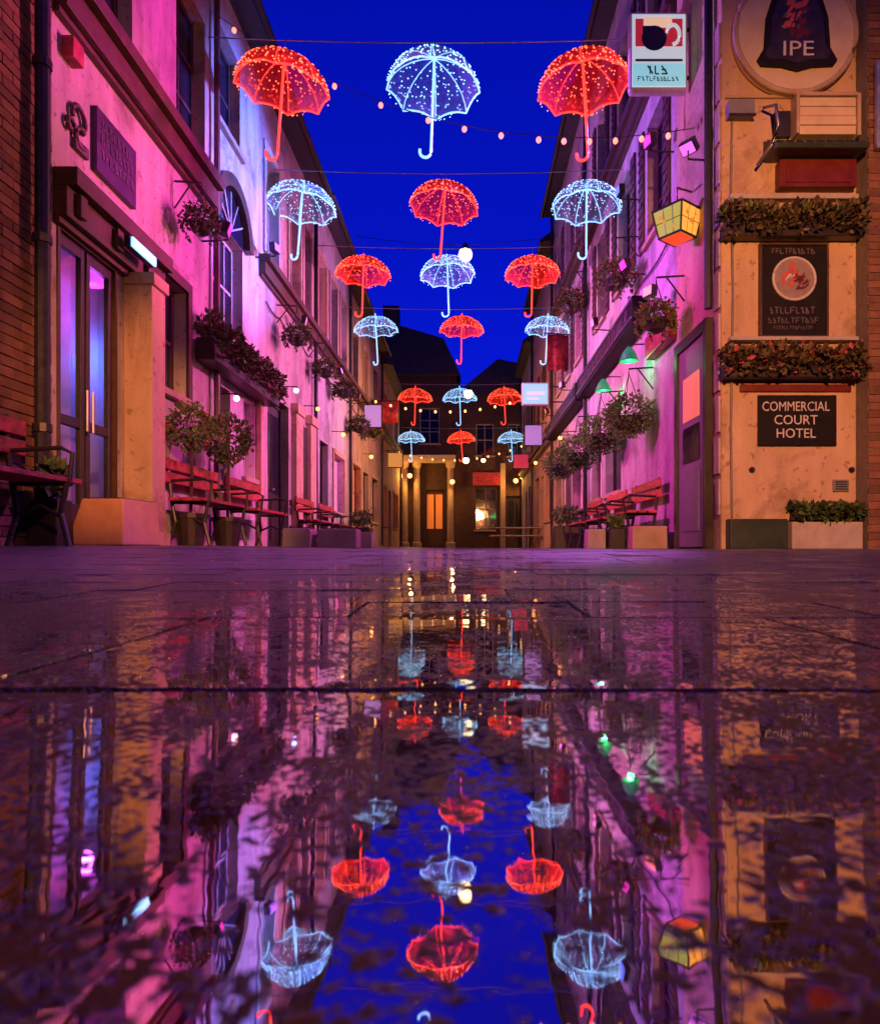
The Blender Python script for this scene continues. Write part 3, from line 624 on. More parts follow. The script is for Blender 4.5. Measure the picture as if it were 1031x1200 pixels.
wall_with_holes(FE, -.555, 5.2, -.1, 7.6, holes).build('wall', M['oldbrick'], b)
m = MB(); m.prism([(-.7, 7.6), (5.3, 7.6), (5.3, 8.6), (1.5, 9.4)], lambda p: (p[0], EY - .1, p[1]), lambda p: (p[0], EY + 4, p[1])); m.build('roof', M['slate'], b)
m = MB(); FE.box(m, .25, 1.6, 3.1, 3.75, .002, .2); m.build('fascia', M['redpaint'], b, bevel=.01)
window(b, FE, .35, 1.45, .9, 3.0, 2, 2, 'grey'); door(b, FE, 1.9, 2.8, 2.6, 'darktimber'); window(b, FE, .4, 1.3, 4.6, 6.2, 2, 2); window(b, FE, 2.0, 2.9, 4.6, 6.2, 2, 2)
m = MB(); FE.box(m, 1.62, 1.86, 0, 4.2, .002, .2); m.build('pilaster', M['sand'], b); m = MB(); FE.box(m, 2.84, 3.08, 0, 4.2, .002, .2); m.build('pilaster', M['sand'], b)

# ------------------------------------------------------------------ added floodlights that put colour on the walls and paving
def floodlight(label, loc, target, color, power, spot, wall_dir, aim_blend=.7):
    t = thing('floodlight', label, 'floodlight', loc, 0, 'coloured floodlights added to the walls')
    d = (Vector(target) - Vector(loc)).normalized(); q = d.to_track_quat('-Z', 'Y').to_euler()
    key = tuple(color)
    if key not in M['floodlens']: M['floodlens'][key] = emit_mat('added_flood_lens_%d' % len(M['floodlens']), color, 1.4)
    h = MB(); h.box(-.09, .09, -.07, .07, -.02, .07); ho = h.build('housing', M['iron'], t, bevel=.01); ho.rotation_euler = q
    l = MB(); l.box(-.075, .075, -.055, .055, -.027, -.0205); lo = l.build('lens', M['floodlens'][key], t); lo.rotation_euler = q
    a = MB(); a.tube([(0, 0, 0), (0, 0, -.12), (wall_dir * .32, 0, -.14)], .012, 6); a.build('bracket', M['iron'], t)
    lamp('added_flood_beam', t, 'SPOT', tuple(d * .05), color, power, target=tuple(d * 2), spot=spot, blend=aim_blend, radius=.06)
MAG, PINK, BLUE, VIO, AMB, ROSE = (1.0, .045, .58), (1.0, .20, .50), (.10, .18, 1.0), (.50, .14, 1.0), (1.0, .36, .08), (1.0, .24, .16)
floodlight('small added magenta floodlight high on the pink pub beside the lit square sign', (2.28, 8.62, 5.15), (XL, 7.1, 4.5), MAG, 1900, 46, 1)
floodlight('added rose floodlight on the pink pub above the red fascia strip', (2.28, 8.62, 3.25), (XL, 5.9, 3.7), ROSE, 900, 40, 1)
floodlight('added blue floodlight on the pink pub between its first two upper windows', (2.28, 10.3, 5.4), (XL, 10.0, 5.2), BLUE, 5600, 44, 1)
floodlight('added violet floodlight on the arched house beside its arch', (-2.93, 10.45, 4.6), (XR, 9.2, 5.2), VIO, 1700, 62, -1)
floodlight('added magenta floodlight under the cornice of the cream pub', (-2.93, 8.35, 3.9), (XR, 9.8, 2.0), MAG, 1250, 62, -1)
floodlight('added pink floodlight on the pink lit terraced house above its door', (-2.93, 12.3, 4.1), (XR, 13.6, 2.6), PINK, 1500, 80, -1)
floodlight('added pink floodlight on the pink pub near the dark fascia end', (2.28, 12.4, 4.1), (XL, 12.2, 3.0), PINK, 1700, 84, 1)
floodlight('added violet floodlight on the purple shop in mid lane', (2.28, 16.7, 4.0), (XL, 15.4, 3.8), (.85, .22, .70), 1500, 95, 1)
floodlight('added violet floodlight on the white terraced house in mid lane', (-2.93, 15.8, 4.1), (XR, 15.6, 5.4), (.75, .22, .85), 1700, 95, -1)
floodlight('added violet floodlight on the orange building corner aimed down at the paving', (2.36, 7.32, 4.3), (-.5, 5.0, 0), (.70, .13, .95), 1500, 48, 1)
floodlight('added amber floodlight on the purple shop aimed across at the ochre house', (2.28, 19.9, 4.0), (XL, 20.4, 2.6), (1.0, .36, .14), 1700, 95, 1)
floodlight('added amber floodlight on the white terraced house aimed across at the brown shop', (-2.93, 18.4, 4.1), (XR, 20.4, 3.2), (1.0, .32, .2), 1500, 95, -1)
floodlight('added magenta floodlight low on the far end of the purple shop', (2.28, 9.98, 4.15), (XL, 8.9, 1.9), MAG, 1100, 64, 1)

# ------------------------------------------------------------------ sodium street lamp behind the viewer, lighting the fronts that face it
t = thing('street_lamp', 'tall sodium street lamp standing in the lane behind the viewpoint', 'street lamp', (1.1, -2.2, 0))
m = MB(); m.lathe([(.10, -.1), (.10, .9), (.06, 1.0), (.045, 3.4)], (0, 0, 0), 12); m.build('post', M['iron'], t)
m = MB(); m.tube([(0, 0, 3.35), (0, .3, 3.55), (0, .75, 3.6)], .03, 8); m.build('arm', M['iron'], t)
m = MB(); m.lathe([(.03, .10), (.16, .04), (.18, 0), (.15, -.005)], (0, .8, 3.55), 12); m.build('lamp_head', M['iron'], t)
m = MB(); m.lathe([(.14, -.01), (.12, -.07), (.03, -.11)], (0, .8, 3.55), 12); m.build('lens', emit_mat('sodium_lens', (1, .42, .1), 6), t)
lamp('sodium_light', t, 'SPOT', (0, .8, 3.38), (1.0, .345, .125), 3500, target=(3.35 - 1.1, 6.9 + 2.2, 2.0), spot=50, blend=.8, radius=.10)
lamp('sodium_light', t, 'POINT', (0, .8, 3.36), (1.0, .34, .10), 380, radius=.12)
lamp('sodium_light', t, 'SPOT', (0, .8, 3.38), (1.0, .33, .10), 3600, target=(-2.95 - 1.1, 6.5 + 2.2, 1.0), spot=20, blend=.7, radius=.10)

# ------------------------------------------------------------------ hanging cables and light umbrellas
def cable(label, pts, r, mat='steel', name='span_cable', group=None):
    m = MB(); m.tube(pts, r, 6); return tag(m.build(name, M[mat], smooth=True), label, 'cable', group)
def sagging(p, q, sag, n=14):
    p, q = Vector(p), Vector(q); return [p.lerp(q, i / n) - Vector((0, 0, sag * 4 * (i / n) * (1 - i / n))) for i in range(n + 1)]

def umbrella_meshes():
    R0, H, n, k = .58, .40, 8, 7
    def rib(a, s): # s 0 top .. 1 rim
        r = R0 * math.sin(s * math.pi / 2 * .97); return Vector((r * math.cos(a), r * math.sin(a), H * math.cos(s * math.pi / 2)))
    c = MB(); rings = []
    sub = 4; W = n * sub
    for i in range(k + 1):
        s = max(.02, i / k)
        for j in range(W):
            a = 2 * math.pi * j / W; fr = abs((j % sub) / sub - .5) * 2      # 1 on a rib, 0 mid gore
            p = rib(a, s); sag = (1 - fr ** 2) * s
            p = Vector((p.x * (1 - .07 * sag), p.y * (1 - .07 * sag), p.z + .055 * sag * s)); c.v.append(tuple(p))
    for i in range(k):
        for j in range(W): c.f.append((i * W + j, i * W + (j + 1) % W, (i + 1) * W + (j + 1) % W, (i + 1) * W + j))
    ribs = []
    for q in range(n):
        a = 2 * math.pi * q / n; m = MB(); m.tube([rib(a, s / 6) * 1.004 for s in range(7)], .007, 5); ribs.append(m.mesh('rib', True))
    rim = MB(); pts = []
    for j in range(W):
        a = 2 * math.pi * j / W; fr = abs((j % sub) / sub - .5) * 2; p = rib(a, 1); sag = 1 - fr ** 2; pts.append((p.x * (1 - .07 * sag), p.y * (1 - .07 * sag), p.z + .055 * sag))
    rim.tube(pts, .011, 5, closed=True)
    stem = MB(); stem.tube([(0, 0, H + .09), (0, 0, -.72)], .016, 8)
    hd = MB(); hd.tube([(0, 0, -.715)] + [(-.07 + .07 * math.cos(t_), 0, -.76 - .07 * math.sin(t_)) for t_ in [i * math.pi / 8 for i in range(9)]] + [(-.14, 0, -.73)], .018, 8)
    bl = MB(); rr = random.Random(3)
    for i in range(320):
        a = rr.uniform(0, 2 * math.pi); s = math.sqrt(rr.uniform(.02, 1)); p = rib(a, s) * 1.0; r = rr.uniform(.008, .013)
        bl.add([(p.x + r, p.y, p.z), (p.x - r, p.y, p.z), (p.x, p.y + r, p.z), (p.x, p.y - r, p.z), (p.x, p.y, p.z + r), (p.x, p.y, p.z - r)],
               [(0, 2, 4), (2, 1, 4), (1, 3, 4), (3, 0, 4), (2, 0, 5), (1, 2, 5), (3, 1, 5), (0, 3, 5)])
    hk = MB(); hk.tube([(0, 0, H + .08), (0, 0, H + .20)], .006, 6)
    return c.mesh('canopy'), ribs, rim.mesh('rim', True), stem.mesh('stem', True), hd.mesh('handle', True), bl.mesh('led_bulbs'), hk.mesh('hook')
UM = umbrella_meshes()
def umbrella(proto_color):
    def mt(me, mat): me = me.copy(); me.materials.append(M[mat]); return me
    film, led, bulb = ('redfilm', 'redled', 'redbulb') if proto_color == 'red' else ('clearfilm', 'whiteled', 'whitebulb')
    t = thing('light_umbrella', None, 'umbrella')
    inst('canopy', mt(UM[0], film), t)
    for r in UM[1]: inst('rib', mt(r, led), t)
    inst('rim', mt(UM[2], led), t); st = inst('stem', mt(UM[3], led), t); inst('handle', mt(UM[4], led), st)
    bo = inst('led_bulbs', mt(UM[5], bulb), t); bo['kind'] = 'stuff'
    inst('hook', mt(UM[6], 'steel'), t)
    return t
protos = {'red': umbrella('red'), 'white': umbrella('white')}; used = set()
ROWS = [(8.5, -.43, 1.88, 'rwr', 6.30), (11.4, -.40, 2.38, 'wrw', 6.26), (14.3, -.42, 1.77, 'rwr', 6.28), (17.9, -.16, 2.24, 'wrw', 6.26), (26.0, -.3, 1.70, 'rwr', 6.22), (32.0, -.30, 2.35, 'wrw', 5.6)]
WHERE = ['on the nearest cable', 'on the second cable from the viewer', 'on the third cable from the viewer', 'on the fourth cable from the viewer', 'on the fifth cable deep in the lane', 'on the farthest cable at the lane end']
SIDE = ['left', 'middle', 'right']
for ri, (y, xc, dx, cs, zc) in enumerate(ROWS):
    cable('thin steel cable carrying umbrellas, ' + ['nearest', 'second nearest', 'third nearest', 'fourth nearest', 'fifth and second last', 'farthest'][ri] + ' of the six', sagging((XL + .02, y, zc + .07), (XR - .02, y, zc + .07), .07) if y < 32.7 else sagging((-4.2, y, zc + .07), (3.6, y, zc + .07), .07), .007 + .0006 * ri, group='cables across the lane')
    for k in range(3):
        c = 'red' if cs[k] == 'r' else 'white'
        if c in used: o = copy_tree(protos[c])
        else: o = protos[c]; used.add(c)
        o.location = (xc + (k - 1) * dx, y, zc - .60 + .0); o.rotation_euler = (R(random.uniform(-6, 6)), R(random.uniform(-3.5, 3.5)), R(random.uniform(-45, 45)))
        if ri == 0 and k == 0: o.rotation_euler = (R(6), R(5), R(8))
        if ri == 0 and k == 2: o.rotation_euler = (R(4), R(-3), R(-14))
        if ri == 0 and k == 1: o.rotation_euler = (0, R(2), 0)
        tag(o, f'{"glowing red" if c == "red" else "white outlined"} light umbrella hanging at the {SIDE[k]} {WHERE[ri]}', 'umbrella', 'light umbrellas hung over the lane')
        if ri >= 4: o.scale = (1.13,) * 3

# festoon string across the near end of the lane
fp = []
P0, P1 = Vector((XL + .03, 8.62, 6.78)), Vector((XR - .04, 7.7, 4.75))
for i in range(41):
    s = i / 40; fp.append(P0.lerp(P1, s) - Vector((0, 0, .75 * 4 * s * (1 - s) * .85)))
t = thing('festoon_string', 'thin string of small red bulbs sagging across the near lane', 'string lights')
m = MB(); m.tube(fp, .005, 5); m.build('wire', M['iron'], t)
bl = MB(); bl.ball((0, 0, -.045), .030, 8, 6, 1.2); bme = bl.mesh('bulb', True); bme.materials.append(M['festoonred'])
for i in (2, 5, 8, 11, 15, 19, 22, 25, 28, 30, 32, 34, 36, 38): inst('bulb', bme, t, fp[i])

warmbulb = MB(); warmbulb.ball((0, 0, -.06), .04, 8, 6, 1.2); wme = warmbulb.mesh('bulb', True); wme.materials.append(emit_mat('added_festoon_warm', (1.0, .45, .14), 3.0))  # warm bulb strings added for amber glow and clutter down the lane
for (y_, z_, lb) in ((22.2, 4.9, 'added string of warm bulbs between the fourth and fifth umbrella rows'), (29.8, 4.3, 'added string of warm bulbs at the far end of the lane')):
    t = thing('festoon_string', lb, 'string lights'); pts = sagging((XL + .02, y_, z_), (XR - .02, y_, z_ + .3), .55, 24)
    m = MB(); m.tube(pts, .006, 5); m.build('wire', M['iron'], t)
    for i in range(1, 24, 2): inst('bulb', wme, t, pts[i])
# street lamps hung on span wires down the middle of the lane
for (x, y, z, lb, rad) in ((-.07, 20.0, 8.6, 'bright round lamp hung highest over the lane above the umbrellas', .20), (.02, 29.0, 6.55, 'bright round lamp hung behind the fifth row of umbrellas', .20), (-.08, 31.5, 4.05, 'small warm round lamp low at the end of the lane', .15), (.72, 31.5, 4.05, 'small pale round lamp low at the lane end above the red fascia', .10)):
    t = thing('hanging_lamp', lb, 'street lamp', (x, y, z), 0, 'lamps hung over the lane')
    m = MB(); m.ball((0, 0, 0), rad, 16, 10); m.build('globe', M['globe'], t, smooth=True)
    m = MB(); m.lathe([(.02, rad + .16), (.05, rad + .1), (rad * .75, rad * .72), (rad * .7, rad * .66)], (0, 0, 0), 14); m.build('cap', M['iron'], t)
    x0, x1 = (XL, XR)
    cable('wire holding the ' + lb, sagging((x0, y, z + .55), (x1, y, z + .55), .25) , .008, 'iron', 'lamp_wire', 'wires holding the round lamps')

# ------------------------------------------------------------------ amber wall lamps on the end buildings
def wall_lamp(label, loc, out, power, color, mat, r=.07, group=None):
    t = thing('wall_lamp', label, 'wall lamp', loc, 0, group)
    m = MB(); m.ball((0, 0, 0), r, 12, 8); m.build('globe', mat, t, smooth=True)
    m = MB(); m.tube([(0, 0, r * .9), (0, 0, r * 1.5), tuple(Vector(out) * 1.0 + Vector((0, 0, r * 1.5)))], .01, 6); m.build('bracket', M['iron'], t)
    m = MB(); m.lathe([(.02, r * 1.5), (r * .6, r * .85), (r * .55, r * .8)], (0, 0, 0), 10); m.build('cap', M['iron'], t)
    if power and loc[1] > 30:
        q = -Vector(out).normalized() * (r + .05); lamp('bulb_light', t, 'POINT', (q.x, q.y, q.z - .03), color, power, radius=.05)
warm = emit_mat('amber_globe', (1.0, .36, .07), 5, True)
wall_lamp('amber globe lamp on the tall end building left of its doorway', (-2.8, EY - 1.0, 3.5), (0, .8, 0), 110, (1, .42, .08), warm, .12)
wall_lamp('amber globe lamp on the tall end building near its right corner', (-.75, EY - 1.05, 3.2), (0, .85, 0), 70, (1, .45, .1), warm, .12)
wall_lamp('amber globe lamp on the end shop beside its door', (2.35, EY - .55, 3.3), (0, .5, 0), 90, (1, .42, .08), warm, .12)
wall_lamp('pale pink globe lamp above the first red bench on the left', (-2.95, 8.72, 1.92), (-.28, 0, 0), 22, (1, .45, .55), M['smallglobe'], .04)
wall_lamp('pale blue white globe lamp above the dark blue door', (-2.95, 11.75, 2.72), (-.28, 0, 0), 40, (.35, .45, 1.0), emit_mat('bluish_globe', (.35, .45, 1.0), 6, True), .045)
wall_lamp('added warm globe lamp between the ochre pilasters of the pink lit house', (-2.95, 13.45, 2.75), (-.28, 0, 0), 45, (1, .45, .16), warm, .04)  # the warm globes from here on are added for colour along the walls
wall_lamp('added warm globe lamp beside the door of the white terraced house', (-2.95, 16.2, 2.7), (-.28, 0, 0), 70, (1, .45, .2), warm, .05)
wall_lamp('added warm globe lamp on the ochre house far along the left', (-2.95, 20.9, 2.8), (-.28, 0, 0), 120, (1, .45, .12), warm, .06)
wall_lamp('added warm globe lamp on the far brown shop on the right', (2.3, 23.2, 2.9), (.28, 0, 0), 100, (1, .5, .15), warm, .06)
wall_lamp('added warm globe lamp by the door of the purple lit shop', (2.3, 17.0, 2.75), (.28, 0, 0), 70, (1, .4, .3), warm, .05)

# blue LED batten under the brown fascia
t = thing('light_batten', 'short blue white LED batten under the brown fascia over the doorway', 'lamp', (XL + .23, 6.3, 2.74))
m = MB(); m.box(-.03, .025, -.24, .24, -.05, .05); m.build('housing', M['iron'], t, bevel=.006)
m = MB(); m.box(.026, .05, -.23, .23, -.045, .045); m.build('tube', M['blueled'], t, bevel=.01)

# ------------------------------------------------------------------ foliage things
def leaf_mesh(name, shape, n, size, mats, seed):
    """many folded leaves spread through a volume; shape(rr) gives a point and an outward direction"""
    rr = random.Random(seed); mb = MB(); idx = []
    for i in range(n):
        p, d = shape(rr); d = (d + Vector((rr.uniform(-.8, .8), rr.uniform(-.8, .8), rr.uniform(-.9, .6)))).normalized()
        u = d.cross(Vector((rr.uniform(-1, 1), rr.uniform(-1, 1), rr.uniform(-1, 1)))).normalized(); w = d.cross(u); l = size * rr.uniform(.7, 1.5); b = l * .34
        mb.add([p, p + d * l * .5 + u * b + w * b * .35, p + d * l, p + d * l * .5 - u * b + w * b * .35], [(0, 1, 2), (0, 2, 3)])
        k = 0 if rr.random() < .62 else (1 if rr.random() < .8 else 2); idx += [k, k]
    me = bpy.data.meshes.new(name); me.from_pydata(mb.v, [], mb.f)
    for q in mats: me.materials.append(M[q])
    for p, k in zip(me.polygons, idx): p.material_index = min(k, len(mats) - 1)
    return me
def ball_shape(r, sz=.9):
    def f(rr):
        d = Vector((rr.gauss(0, 1), rr.gauss(0, 1), rr.gauss(0, 1))).normalized(); rad = r * (rr.uniform(.3, 1) ** .45) * (1 + .28 * mnoise.noise(d * 2.3))
        return Vector((d.x * rad, d.y * rad, d.z * rad * sz)), d
    return f
def basket_shape():
    f0 = ball_shape(1, .9)
    def f(rr):
        if rr.random() < .26:
            k = rr.randrange(9); a = k * .7 + rr.uniform(-.12, .12); t_ = rr.random() ** .8; ln = .5 + .75 * ((k * 37) % 10) / 10
            return Vector((math.cos(a) * (.75 + .2 * math.sin(t_ * 3)), math.sin(a) * (.75 + .2 * math.sin(t_ * 3)), .1 - t_ * ln)), Vector((math.cos(a) * .4, math.sin(a) * .4, -.8))
        p, d = f0(rr); return (p * (1 + .22 * mnoise.noise(p * 3.1)), d) if p.z > -.35 else (Vector((p.x, p.y, abs(p.z) * .6)), Vector((d.x, d.y, abs(d.z))))
    return f
TRAIL = [leaf_mesh('foliage', basket_shape(), 1250, .15, ['leaf', 'dryleaf', 'flower'], s + 40) for s in range(4)]
BALLS = [leaf_mesh('foliage', ball_shape(1, .9), 1250, .155, ['leaf', 'dryleaf', 'flower'], s) for s in range(3)]
GREEN = [leaf_mesh('foliage', ball_shape(1, .95), 1500, .13, ['leaf', 'leaf', 'dryleaf'], s + 80) for s in range(2)]
def basket(label, loc, r, out, group='hanging baskets'):
    t = thing('hanging_basket', label, 'hanging basket', loc, random.uniform(0, 6) * 0, group)
    inst('foliage', GREEN[random.randrange(2)] if (loc[0] > 0 and loc[2] < 2.2) else TRAIL[random.randrange(4)], t, (0, 0, .0), (0, 0, random.uniform(0, 6)), (r, r, r * .95))
    m = MB(); m.lathe([(.02, -r * .78), (r * .45, -r * .6), (r * .62, -r * .22), (r * .64, -.02), (r * .5, -.03)], (0, 0, 0), 12); m.build('pot', M['darktimber'], t)
    m = MB(); h = r * 1.75
    for a in (0, 2.1, 4.2): m.tube([(r * .6 * math.cos(a), r * .6 * math.sin(a), 0), (0, 0, h)], .006, 5)
    m.build('chain', M['iron'], t)
    m = MB(); m.tube([(0, 0, h), (0, 0, h + .06), (out, 0, h + .08)], .012, 6); m.tube([(out, 0, h - .22), (out * .35, 0, h + .07)], .01, 6); m.build('bracket', M['iron'], t)
for (lb, y, z, r, x) in (('round dark hanging basket below the brown cornice of the cream pub', 7.55, 3.62, .21, -2.94), ('dark hanging basket on the pink house above the blue door', 11.6, 3.62, .25, -2.9),
        ('hanging basket above the second ochre pilaster on the left', 13.9, 3.66, .26, -2.9), ('brownish hanging basket at the near end of the white terraced house', 16.0, 3.72, .28, -2.9),
        ('hanging basket at the far end of the white terraced house', 18.3, 3.3, .3, -2.9), ('small far hanging basket on the ochre house at left', 20.9, 3.6, .3, -2.9)):
    basket(lb, (x, y, z), r, XL - x + .01)
for (lb, y, z, r, x) in (('large round hanging basket nearest the grey door under the green lamp', 9.55, 1.86, .34, 2.25), ('second hanging basket from the grey door under a green lamp', 11.4, 1.92, .36, 2.22),
        ('third hanging basket from the grey door along the pink pub', 13.7, 1.92, .38, 2.2), ('fourth hanging basket from the grey door by the purple shop', 16.2, 2.0, .4, 2.2),
        ('dark hanging basket beside the red fascia strip on the right', 8.05, 2.72, .24, 2.22), ('dark hanging basket high on the pink pub by an upper window', 10.4, 4.15, .3, 2.25), ('dark hanging basket high in front of the purple shop', 14.85, 5.35, .34, 2.25)):
    basket(lb, (x, y, z), r, XR - x - (.05 if y < 8.3 else .01))
for (lb, y) in (('green shaded lamp above the basket nearest the grey door', 9.75), ('green shaded lamp above the second basket on the pink pub', 11.6)):
    t = thing('green_lamp', lb, 'wall lamp', (2.3, y, 2.72), 0, 'green lamps on the pink pub')
    m = MB(); m.lathe([(.03, .16), (.09, .08), (.14, -.04), (.13, -.045)], (0, 0, 0), 12); m.build('shade', M['greenlamp'], t, smooth=True)
    m = MB(); m.tube([(0, 0, .15), (0, 0, .2), (.29, 0, .2)], .01, 6); m.build('bracket', M['iron'], t)
    lamp('green_light', t, 'POINT', (0, 0, -.1), (.05, 1.0, .3), 8, radius=.05)

random.seed(99)
def trough(name, label, F, u0, u1, v0, v1, w1, seed, group=None, mats=('leaf', 'dryleaf', 'flower'), box='darktimber'):
    t = thing(name, label, 'window box', (0, 0, 0), 0, group); h = v1 - v0
    m = MB(); F.box(m, u0, u1, v0, v0 + h * .45, .02, w1 * .75); m.build('box', M[box], t, bevel=.008)
    m = MB(); F.box(m, u0 + .02, u1 - .02, v0 + h * .455, v0 + h * .47, .03, w1 * .7); m.build('soil', M['soil'], t)
    def shp(rr):
        u = rr.uniform(u0 - .02, u1 + .02); a = rr.uniform(-.7, math.pi - .4); k = rr.uniform(.35, 1) * (1 + .35 * mnoise.noise(Vector((u * 4, a, seed))))
        w = w1 * .48 + math.cos(a) * w1 * .62 * k; v = v0 + h * .45 + math.sin(a) * h * .55 * k
        w = max(.03, w)
        p, q = Vector(F.p(u, v, w)), Vector(F.p(u, v + math.sin(a), w + math.cos(a)))
        return p, (q - p)
    me = leaf_mesh('foliage', shp, int(1000 * (u1 - u0)), .062, mats, seed); o = inst('foliage', me, t); return t
trough('flower_trough', 'long leafy flower trough under the arched window on the left wall', LEFT, 8.1, 10.85, 2.25, 2.82, .34, 5, mats=('dryleaf', 'leaf', 'dryleaf'))
trough('window_box', 'upper dark window box on the orange wall above the framed poster', FR, 2.54, 3.90, 3.10, 3.43, .20, 6, mats=('dryleaf', 'soil', 'leaf'))
trough('window_box', 'lower dark window box on the orange wall above the black sign', FR, 2.54, 3.91, 1.70, 2.01, .20, 8, mats=('dryleaf', 'soil', 'flower'))
trough('window_box', 'small low trough of dark plants at the foot of the orange wall', FR, 3.24, 3.88, .285, .44, .17, 9, mats=('leaf', 'soil', 'leaf'))
def potted(label, loc, r, z):
    t = thing('potted_shrub', label, 'shrub', loc, 0, 'potted shrubs along the left wall')
    m = MB(); m.lathe([(.13, 0), (.17, .3), (.185, .3), (.185, .35), (.14, .34)], (0, 0, 0), 14); m.build('pot', M['darktimber'], t)
    m = MB(); m.tube([(0, 0, .3), (.01, .01, z * .6), (0, 0, z)], .018, 7); m.build('trunk', M['timber'], t)
    inst('crown', BALLS[random.randrange(3)], t, (0, 0, z), (0, 0, random.uniform(0, 6)), (r, r, r * 1.1))
potted('round potted shrub by the dark window next to the first pilaster', (-2.98, 7.35, .03), .25, 1.28)
potted('second round potted shrub just beyond the first pilaster shrub', (-2.9, 8.25, .03), .29, 1.30)

# ------------------------------------------------------------------ benches, planters, blocks
def bench():
    t = thing('bench', None, 'bench'); L = 1.5
    for i, y in enumerate((.04, .17, .30)):
        m = MB(); m.box(-L / 2, L / 2, y - .055, y + .055, .46, .495); m.build('seat_plank', M['redpaint'], t, bevel=.006)
    for z in (.66, .80):
        m = MB(); m.box(-L / 2, L / 2, -.075, -.045, z, z + .11); m.build('back_plank', M['redpaint'], t, bevel=.006)
    for s in (-1, 1):
        x = s * (L / 2 - .16); m = MB()
        m.tube([(x, .36, 0), (x, .30, .24), (x, .34, .455)], .02, 8); m.tube([(x, -.08, 0), (x, 0.0, .25), (x, -.04, .455), (x, -.09, .93)], .02, 8)
        m.tube([(x, .34, .45), (x, -.03, .45)], .016, 8); m.tube([(x, .3, .22), (x, .15, .30), (x, .0, .23)], .014, 8)
        m.tube([(x, .36, .47), (x, .38, .66), (x, .30, .70), (x, -.05, .68)], .016, 8)
        m.build('leg_frame', M['iron'], t)
    return t
bp = bench(); first = True
for (lb, x, y, rz) in (('red slatted bench against the brick wall at the left edge', -3.12, 4.15, -90), ('red slatted bench beyond the orange pilaster under the dark window', -3.08, 7.8, -90),
        ('red slatted bench under the long flower trough', -3.08, 9.6, -90), ('red slatted bench left of the dark blue door, beyond the trough', -3.08, 13.2, -90), ('red slatted bench in front of the white terraced house', -3.08, 15.2, -90),
        ('red slatted bench on the right nearest the grey door', 2.42, 9.55, 90), ('second red slatted bench along the pink pub wall', 2.42, 11.4, 90), ('third red slatted bench on the right by the purple shop', 2.42, 13.4, 90)):
    o = bp if first else copy_tree(bp); first = False
    o.location = (x, y, gz(x, y) + .004); o.rotation_euler = (0, 0, R(rz)); tag(o, lb, 'bench', 'red benches along the lane')

def planter(label, x0, x1, y0, y1, z, mat, taper=.06, plants=True, name='planter', cat='planter', seed=1, lh=.18):
    zc = gz((x0 + x1) / 2, (y0 + y1) / 2) - .004
    t = thing(name, label, cat, ((x0 + x1) / 2, (y0 + y1) / 2, zc), 0); a, c = (x1 - x0) / 2, (y1 - y0) / 2; k = taper
    m = MB(); m.add([(-a, -c, 0), (a, -c, 0), (a, c, 0), (-a, c, 0), (-a + k, -c + k * .4, z), (a - k * .2, -c + k * .4, z), (a - k * .2, c - k * .4, z), (-a + k, c - k * .4, z)], [(0, 1, 2, 3), (4, 5, 6, 7), (0, 1, 5, 4), (1, 2, 6, 5), (2, 3, 7, 6), (3, 0, 4, 7)])
    m.build('trough', M[mat], t, bevel=.012)
    m = MB(); m.box(-a + k + .03, a - k * .2 - .03, -c + .05, c - .05, z + .001, z + .008); m.build('soil', M['soil'], t)
    if plants:
        def shp(rr):
            p = Vector((rr.uniform(-a + k + .03, a - k * .3 - .03), rr.uniform(-c + .06, c - .06), z + .01 + rr.uniform(0, lh) * (1 + .5 * mnoise.noise(Vector((rr.random() * 3, seed, 0)))))); return p, Vector((0, 0, 1))
        inst('foliage', leaf_mesh('foliage', shp, 260, .09, ('leaf', 'dryleaf', 'leaf'), seed), t)
planter('tapered terracotta planter in front of the orange pilaster', -3.06, -2.62, 5.2, 5.85, .36, 'terracotta', .10, False, seed=2)
planter('dark timber planter with leaves beside the terracotta planter', -3.22, -2.98, 4.96, 5.18, .34, 'darktimber', .03, True, seed=3, lh=.24)
planter('low pink lit concrete block with soil on the left of the lane', -2.34, -1.98, 8.6, 9.0, .24, 'concrete', .01, False, 'concrete_planter', seed=4)
planter('low wide concrete block next to the pink lit one on the left', -1.92, -1.42, 8.7, 9.1, .25, 'concrete', .01, False, 'concrete_planter', seed=5)
planter('small far concrete block on the left of the lane', -1.9, -1.55, 11, 11.4, .26, 'concrete', .01, False, 'concrete_planter', seed=6)
planter('tan sandstone block in front of the nearest bench on the right', 2.06, 2.5, 8.55, 8.62 + .3, .29, 'sand', .01, False, 'stone_planter', seed=7)
planter('black planter box between the tan and the pale block on the right', 1.82, 2.03, 8.8, 9.1, .27, 'iron', .01, True, 'black_planter', seed=8, lh=.1)
planter('pale concrete block beside the black planter on the right', 1.56, 1.80, 8.9, 9.2, .26, 'concrete', .01, False, 'concrete_planter', seed=9)
planter('dark timber planter with dry plants far along the right wall', 1.9, 2.5, 15.0, 15.8, .5, 'darktimber', .03, True, seed=10, lh=.4)
planter('dark timber planter with leaves far along the left wall', -3.1, -2.5, 17.4, 18.2, .5, 'darktimber', .03, True, seed=11, lh=.4)

